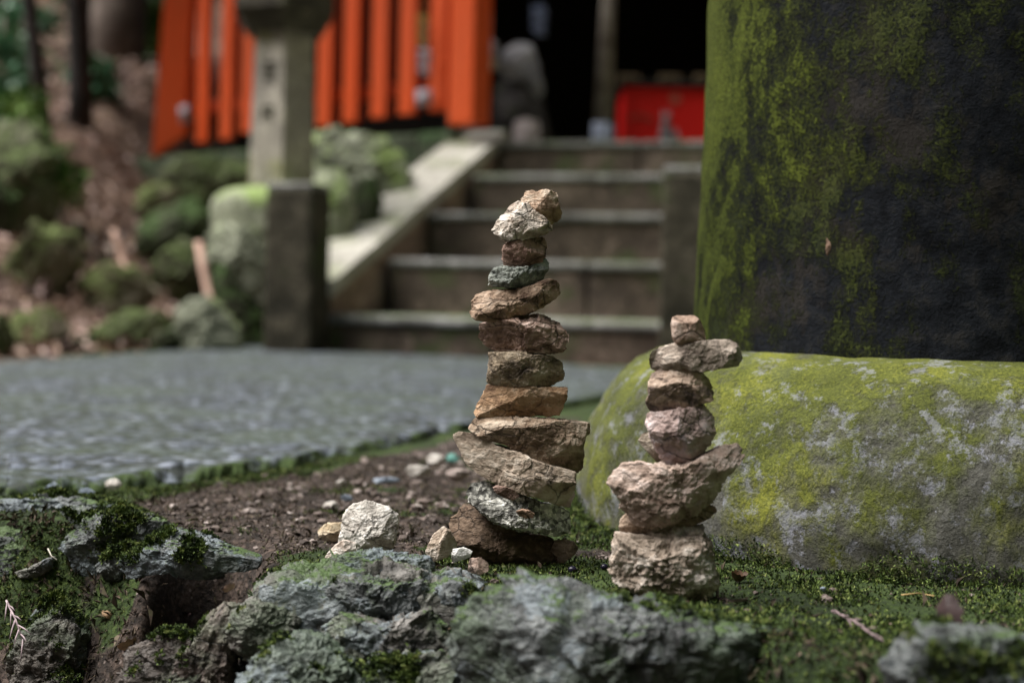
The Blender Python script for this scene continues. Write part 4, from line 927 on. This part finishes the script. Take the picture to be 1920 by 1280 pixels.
def streamer(px, y0, y1, Y, mat, label, wd=.03, grp='paper offerings hanging at the fence'):
    a_, b_ = P(px, y0, Y), P(px, y1, Y); mb = MB(); n = 6
    for k in range(n):
        z = a_[2] + (b_[2] - a_[2]) * (k + .5) / n; mb.box((a_[0] + (.006 if k % 2 else -.006), Y, z), (wd * (1 - .04 * k), .006, abs(a_[2] - b_[2]) / n * .96), .3 if k % 2 else -.2, bevel=.001)
    mb.tube([a_ + [0, 0, .12], a_], .002, 5)
    return props(mb.build('paper_streamer', mat), label, 'streamer', grp)
streamer(794, 28, 90, 5.98, M_gold, 'gold folded paper streamer between the fence slats', .045)
streamer(797, 92, 142, 5.97, M_pale, 'lavender folded paper streamer right below the gold one', .055)
streamer(1012, 12, 68, 6.6, lm('blue_paper', (.16, .20, .32), .7), 'pale blue paper strip hanging in the dark hall entrance', .07, None)
def lump(pts, Y, mat, name, label, cat, **kw):
    o = rock(name, pts, Y, mat, label, cat, sub=5, chip=.08, rough=.03, **kw); return o
lump([(780, 170), (808, 168), (810, 196), (782, 200)], 5.98, M_pale, 'paper_ball', 'round pinkish white paper ball at the foot of the fence slats', 'ornament', seed=3)
lump([(336, 200), (352, 196), (356, 228), (338, 232)], 6.85, M_pale, 'paper_ball', 'white ornament at the foot of the leftmost fence board', 'ornament', seed=4)

# ------------------------------------------------------------------ shrine hall (dark interior)
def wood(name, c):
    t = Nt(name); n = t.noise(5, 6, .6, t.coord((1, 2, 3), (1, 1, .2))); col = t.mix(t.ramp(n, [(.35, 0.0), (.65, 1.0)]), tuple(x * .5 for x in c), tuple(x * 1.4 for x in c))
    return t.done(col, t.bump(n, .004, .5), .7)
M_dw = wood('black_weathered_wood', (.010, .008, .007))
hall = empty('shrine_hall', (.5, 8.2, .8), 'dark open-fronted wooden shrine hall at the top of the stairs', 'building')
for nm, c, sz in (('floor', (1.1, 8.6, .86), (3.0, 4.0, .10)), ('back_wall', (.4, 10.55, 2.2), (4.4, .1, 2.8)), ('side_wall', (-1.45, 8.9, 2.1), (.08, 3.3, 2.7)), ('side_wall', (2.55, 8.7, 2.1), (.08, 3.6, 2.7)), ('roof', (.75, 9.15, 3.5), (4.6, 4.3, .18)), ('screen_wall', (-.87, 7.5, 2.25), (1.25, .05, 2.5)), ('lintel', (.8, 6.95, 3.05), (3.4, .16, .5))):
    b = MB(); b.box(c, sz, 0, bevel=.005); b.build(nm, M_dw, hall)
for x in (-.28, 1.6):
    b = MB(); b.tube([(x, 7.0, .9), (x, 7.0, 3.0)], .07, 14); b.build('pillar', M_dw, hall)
M_red = paint('red_lacquer', (.62, .006, .004), .0)
bx = empty('offering_box', (P(1250, 262, 6.45)[0], 6.6, .815), 'bright red lacquered offering box at the top of the stairs', 'offering box')
xa, xb = P(1168, 262, 6.4)[0], P(1400, 262, 6.4)[0]; zt = P(1250, 163, 6.4)[2]
b = MB(); b.box(((xa + xb) / 2, 6.6, (.815 + zt) / 2), (xb - xa, .4, zt - .815), 0, bevel=.006); b.build('box', M_red, bx)
b = MB(); b.box(((xa + xb) / 2, 6.6, zt + .012), (xb - xa + .03, .44, .022), 0, bevel=.005); b.build('lid', M_dw, bx)
b = MB(); q = P(1266, 186, 6.395); b.tube([q + [0, .004, 0], q], .024, 20); b.build('round_crest', lm('faded_gold', (.42, .10, .07), .5), bx)
b = MB(); 
for dx, dz in ((-.05, .0), (-.02, .01), (.01, .004), (.035, -.005)):
    q = P(1205, 222, 6.396) + [dx, 0, dz]; b.box(q, (.022, .006, .016), 0, bevel=.001)
b.build('worn_marks', lm('faded_gold_marks', (.36, .07, .05), .5), bx)
M_straw2 = lm('dim_straw', (.14, .10, .05), .7)
for px in (1180, 1256, 1322):
    c = P(px, 150, 6.5); b = MB()
    for k in range(7): b.tube([c + [-.05, .01 * (k % 3), .006 * k - .02], c + [.05, .012 * (k % 2), .006 * k - .022]], .006, 6)
    props(b.build('straw_bundle', M_straw2), {1180: 'leftmost', 1256: 'middle', 1322: 'rightmost'}[px] + ' of the three tan straw bundles on top of the red box', 'bundle', 'straw bundles on the offering box')
# slender post, figure on pedestal, little fox
t_ = stone_mat('post_wood', (.06, .05, .04), (.15, .13, .11), (.26, .24, .21), 0, 2, 0); tb = stone_mat('post_foot', (.10, .12, .17), (.2, .23, .30), (.3, .34, .42), 0, 2, 0)
c = P(1130, 262, 6.3); po = empty('wooden_post', (c[0], c[1], .8), 'slender grey-brown post with a bluish foot standing before the dark hall', 'post')
b = MB(); b.tube([(c[0], c[1], .95), (c[0] + .01, c[1], 1.42), (c[0] + .015, c[1], 1.75)], [.042, .032, .024], 14); b.build('shaft', t_, po, True)
b = MB(); b.tube([(c[0], c[1], .80), (c[0], c[1], .955)], [.052, .047], 14); b.build('foot', tb, po, True)
fg = empty('stone_figure', (P(980, 262, 6.2)[0], 6.2, .8), 'weathered grey seated stone figure on a pinkish pedestal beside the fence corner', 'statue')
V, F, cc = rock_geo([(932, 130), (945, 90), (975, 76), (1000, 90), (1012, 125), (1020, 170), (1008, 190), (985, 150), (955, 150)], 6.2, seed=7, sub=5, chip=.1, depth=.6)
M_fig = stone_mat('figure_stone', (.10, .10, .12), (.24, .24, .27), (.36, .36, .38), 0, 2, 0); mk('head', V, F, M_fig, fg)
V, F, cc = rock_geo([(925, 215), (932, 150), (955, 125), (985, 135), (1010, 165), (1022, 215), (1035, 270), (930, 270)], 6.24, seed=9, sub=5, chip=.12, depth=.7); mk('body', V, F, stone_mat('figure_body_stone', (.015, .014, .015), (.04, .038, .04), (.10, .09, .085), .1, 2, 0), fg)
V, F, cc = rock_geo([(962, 285), (964, 228), (985, 222), (1010, 228), (1016, 285)], 6.1, seed=9, sub=5, chip=.06, depth=.9, p=4); mk('pedestal', V, F, stone_mat('pedestal_stone', (.22, .18, .18), (.38, .33, .33), (.5, .46, .46), 0, 2, 0), fg)
streamer(921, 76, 104, 6.1, M_pale, 'upper small white paper by the fence corner', .055, None); streamer(920, 108, 132, 6.1, lm('cream_paper', (.4, .36, .28), .7), 'lower small cream paper by the fence corner', .055, None)
M_fox = stone_mat('fox_stone', (.05, .05, .055), (.10, .10, .11), (.18, .18, .19), 0, 2, 0); fx = P(1250, 262, 6.1); fz = empty('fox_figurine', (fx[0], fx[1], .815), 'small grey fox figurine sitting in front of the red box', 'figurine')
b = MB(); b.tube([fx + [0, 0, -.06], fx + [0, 0, .0], fx + [-.003, -.008, .045], fx + [-.006, -.014, .075]], [.036, .034, .024, .016], 12); b.build('body', M_fox, fz, True)
b = MB(); S, F = ico(3); b.add(S * [.017, .024, .017] + fx + [-.006, -.024, .09], F); b.build('head', M_fox, fz, True)
b = MB()
for s_ in (-1, 1): b.tube([fx + [-.006 + s_ * .010, -.016, .10], fx + [-.006 + s_ * .012, -.016, .125]], [.007, .001], 6)
b.build('ears', M_fox, fz)
b = MB(); b.tube([fx + [.03, .03, -.05], fx + [.05, .035, .0], fx + [.04, .03, .05]], [.012, .016, .003], 8); b.build('tail', M_fox, fz, True)

# ------------------------------------------------------------------ forest on the left
M_bark = stone_mat('grey_brown_bark', (.06, .045, .04), (.14, .11, .095), (.24, .20, .18), .25, 1, 0); M_barkd = stone_mat('dark_bark', (.008, .007, .007), (.022, .018, .018), (.05, .042, .04), .1, 1, 0); M_barkp = stone_mat('purplish_bark', (.04, .02, .02), (.10, .055, .055), (.18, .11, .11), .0, 1, 0)
M_leafA = leaf_mat('broad_leaf', [(.02, .06, .03), (.05, .14, .07), (.10, .25, .14), (.22, .38, .26)], 9, .45)
M_leafB = leaf_mat('fresh_leaf', [(.02, .055, .01), (.055, .13, .02), (.12, .22, .05), (.26, .36, .12)], 9, .5)
def crown(name, blobs, n, L, mat, parent, seed):
    rg = np.random.default_rng(seed); pts = []; tot = sum(b_[3] ** 2 for b_ in blobs)
    for (x, y, z, rad) in blobs:
        k = int(n * rad ** 2 / tot); v = rdir(k, rg); rr_ = rg.uniform(.25, 1, k) ** .5
        q = v * rr_[:, None] * np.array([rad, rad, rad * .7]) + np.array([x, y, z])
        pts.append(q)
    q = np.concatenate(pts); q = q[fbm(q * 2.6, 3, seed) > -.12]
    k = len(q); D = rdir(k, rg, -.2); Ls = rg.uniform(.6, 1.2, k) * L
    V, F = leafset(q, D, rdir(k, rg, 1.2), Ls, Ls * .5); return mk(name, V, F, mat, parent, False)
def tree(px, w0, w1, ybase, Y, bend, mat, label, blobs, n, L, lmat, seed, H_=4.5):
    b0 = P(px, ybase, Y); t_ = empty('forest_tree', b0, label, 'tree', 'trees on the left hillside')
    r0 = w0 / FPX * Y / 2; pts = []; rr_ = []
    for k in range(9):
        s = k / 8; pts.append(b0 + np.array([bend * s + .05 * math.sin(3 * s + seed), 0, -.3 + (H_ + .3) * s])); rr_.append(r0 * (1.25 - .55 * s))
    mb = MB(); mb.tube(pts, rr_, 14)
    q = mb.build('trunk', mat, t_, True)
    mb = MB()
    for k in range(5):
        s0 = pts[4 + k % 4]; d = rdir(1, np.random.default_rng(seed * 9 + k), .4)[0]; mb.tube([s0, s0 + d * .7, s0 + d * 1.3 + [0, 0, .2]], [r0 * .35, r0 * .22, r0 * .08], 7)
    mb.build('limbs', mat, t_, True)
    blobs = [(b0[0] + x, b0[1] + y, b0[2] + z, r_) for x, y, z, r_ in blobs]
    crown('crown', blobs, n, L, lmat, t_, seed)
up = [(0, 0, 3.6, 1.3), (.9, .3, 4.2, 1.0), (-.9, -.3, 4.0, 1.1), (.2, -.9, 3.3, .8)]
tree(205, 86, 80, 115, 9.0, .05, M_bark, 'thick grey-brown trunk standing high on the left hillside', up, 5000, .10, M_leafA, 1)
tree(140, 38, 34, 285, 7.0, -.1, M_barkd, 'dark straight slim trunk left of the thick one', up + [(.0, -.2, 1.35, .28), (.25, .1, 1.1, .22), (-.2, 0, 1.05, .22)], 5000, .09, M_leafA, 2)
tree(100, 24, 16, 245, 5.9, -.55, M_barkd, 'thin dark trunk bending left, nearest of the left trees', up + [(-.45, .2, .75, .3), (-.5, .1, .35, .22)], 4500, .08, M_leafA, 3)
tree(28, 30, 26, 60, 9.5, -.1, M_barkp, 'slim trunk in the leaves at the upper left corner', up + [(0, 0, .3, .6), (-.3, 0, .9, .7)], 6000, .09, M_leafA, 4)
tree(272, 16, 14, 120, 9.8, .1, M_barkd, 'slim dark trunk in the leaves left of the red fence', up + [(0, 0, .45, .45), (.1, -.2, .9, .5), (-.2, 0, .1, .35)], 5500, .09, M_leafA, 6)
def bush(blobs, n, L, mat, label, seed, name='bush'):
    B = [(*P(px, py, Y), r_) for px, py, Y, r_ in blobs]
    c = B[0]; zb = float(zf(np.array([c[0]]), np.array([c[1]]))[0]); e_ = empty(name, (c[0], c[1], zb), label, 'bush', 'bushes on the left hillside')
    mb = MB()
    for b_ in B: mb.tube([(c[0], c[1], zb - .05), ((c[0] + b_[0]) / 2, (c[1] + b_[1]) / 2, (zb + b_[2]) / 2 + .03), b_[:3]], [.016, .01, .004], 6)
    mb.build('stems', M_bark, e_, True); crown('leaves', B, n, L, mat, e_, seed)
bush([(15, 110, 6.4, .15), (45, 35, 6.5, .12), (5, 30, 6.6, .2), (0, 170, 6.2, .16), (50, 150, 6.9, .09)], 1500, .075, M_leafA, 'blue-green leafy bush at the upper left', 11)
bush([(15, 230, 5.2, .12), (40, 195, 5.5, .09), (10, 290, 5.0, .12)], 700, .06, M_leafB, 'yellow-green bush above the tall mossy boulder', 12)
bush([(165, 135, 7.6, .12), (185, 165, 7.6, .10), (45, 60, 8.4, .22)], 1100, .09, M_leafA, 'dark green bush between the trunks', 13)
bush([(280, 60, 9.6, .16), (280, 10, 9.6, .18), (265, 105, 9.4, .12)], 900, .09, M_leafB, 'green bush just left of the red fence', 14)
bush([(100, 345, 4.9, .12), (60, 300, 4.9, .12)], 500, .05, M_leafB, 'low green shrub on the mossy boulder side', 15)
bush([(250, -40, 12, 1.1), (40, -30, 12.5, 1.4), (150, 40, 13, 1.2), (330, 20, 12.5, .9)], 9000, .13, M_leafA, 'dense evergreen thicket far up the left hillside', 16)
# leaf litter
n0 = 26000; X = rng.uniform(-4.2, -.72, n0); Y = rng.uniform(3.2, 9.5, n0)
y0_ = np.interp(X, [-8, -1.6, -1.2, -.95, -.6, 1.6, 2.5], [2.4, 3.3, 3.7, 4.3, 5.9, 5.9, 3.5])
keep = (N2(X, Y, 1.6, 55, 3) > -.12 - .5 * (rng.uniform(0, 1, n0) > .7)) & (Y > y0_ - .05) & (np.abs(X / Y + .25) < .2); X, Y = X[keep], Y[keep]; n = len(X)
gn = grad_normal(X, Y, .02); D = rdir(n, rng); D -= gn * (D * gn).sum(1)[:, None] * .7; D /= np.linalg.norm(D, axis=1)[:, None]
L = rng.uniform(.02, .07, n); V, F = leafset(surf(X, Y) + gn * rng.uniform(.0, .03, n)[:, None], D, gn + rdir(n, rng) * .5, L, L * rng.uniform(.35, .6, n))
M_lit = leaf_mat('fallen_leaf', [(.03, .016, .018), (.10, .055, .045), (.22, .14, .09), (.34, .24, .20), (.62, .48, .46)], 14, .5)
o = mk('fallen_leaves', V, F, M_lit, None, False, origin=(0, 0, 0)); props(o, kind='stuff')
twig([[P(212, 430, 4.6), P(222, 460, 4.6), P(232, 500, 4.55), P(245, 520, 4.5)]], [.011], M_pink, 'thin pinkish bare root curving down the leafy slope', 'root', 'root')
twig([[P(372, 455, 4.5), P(382, 510, 4.45), P(392, 560, 4.4), P(400, 590, 4.35)]], [.013], M_pink, 'pinkish root beside the dark gap left of the stair post', 'root', 'root')
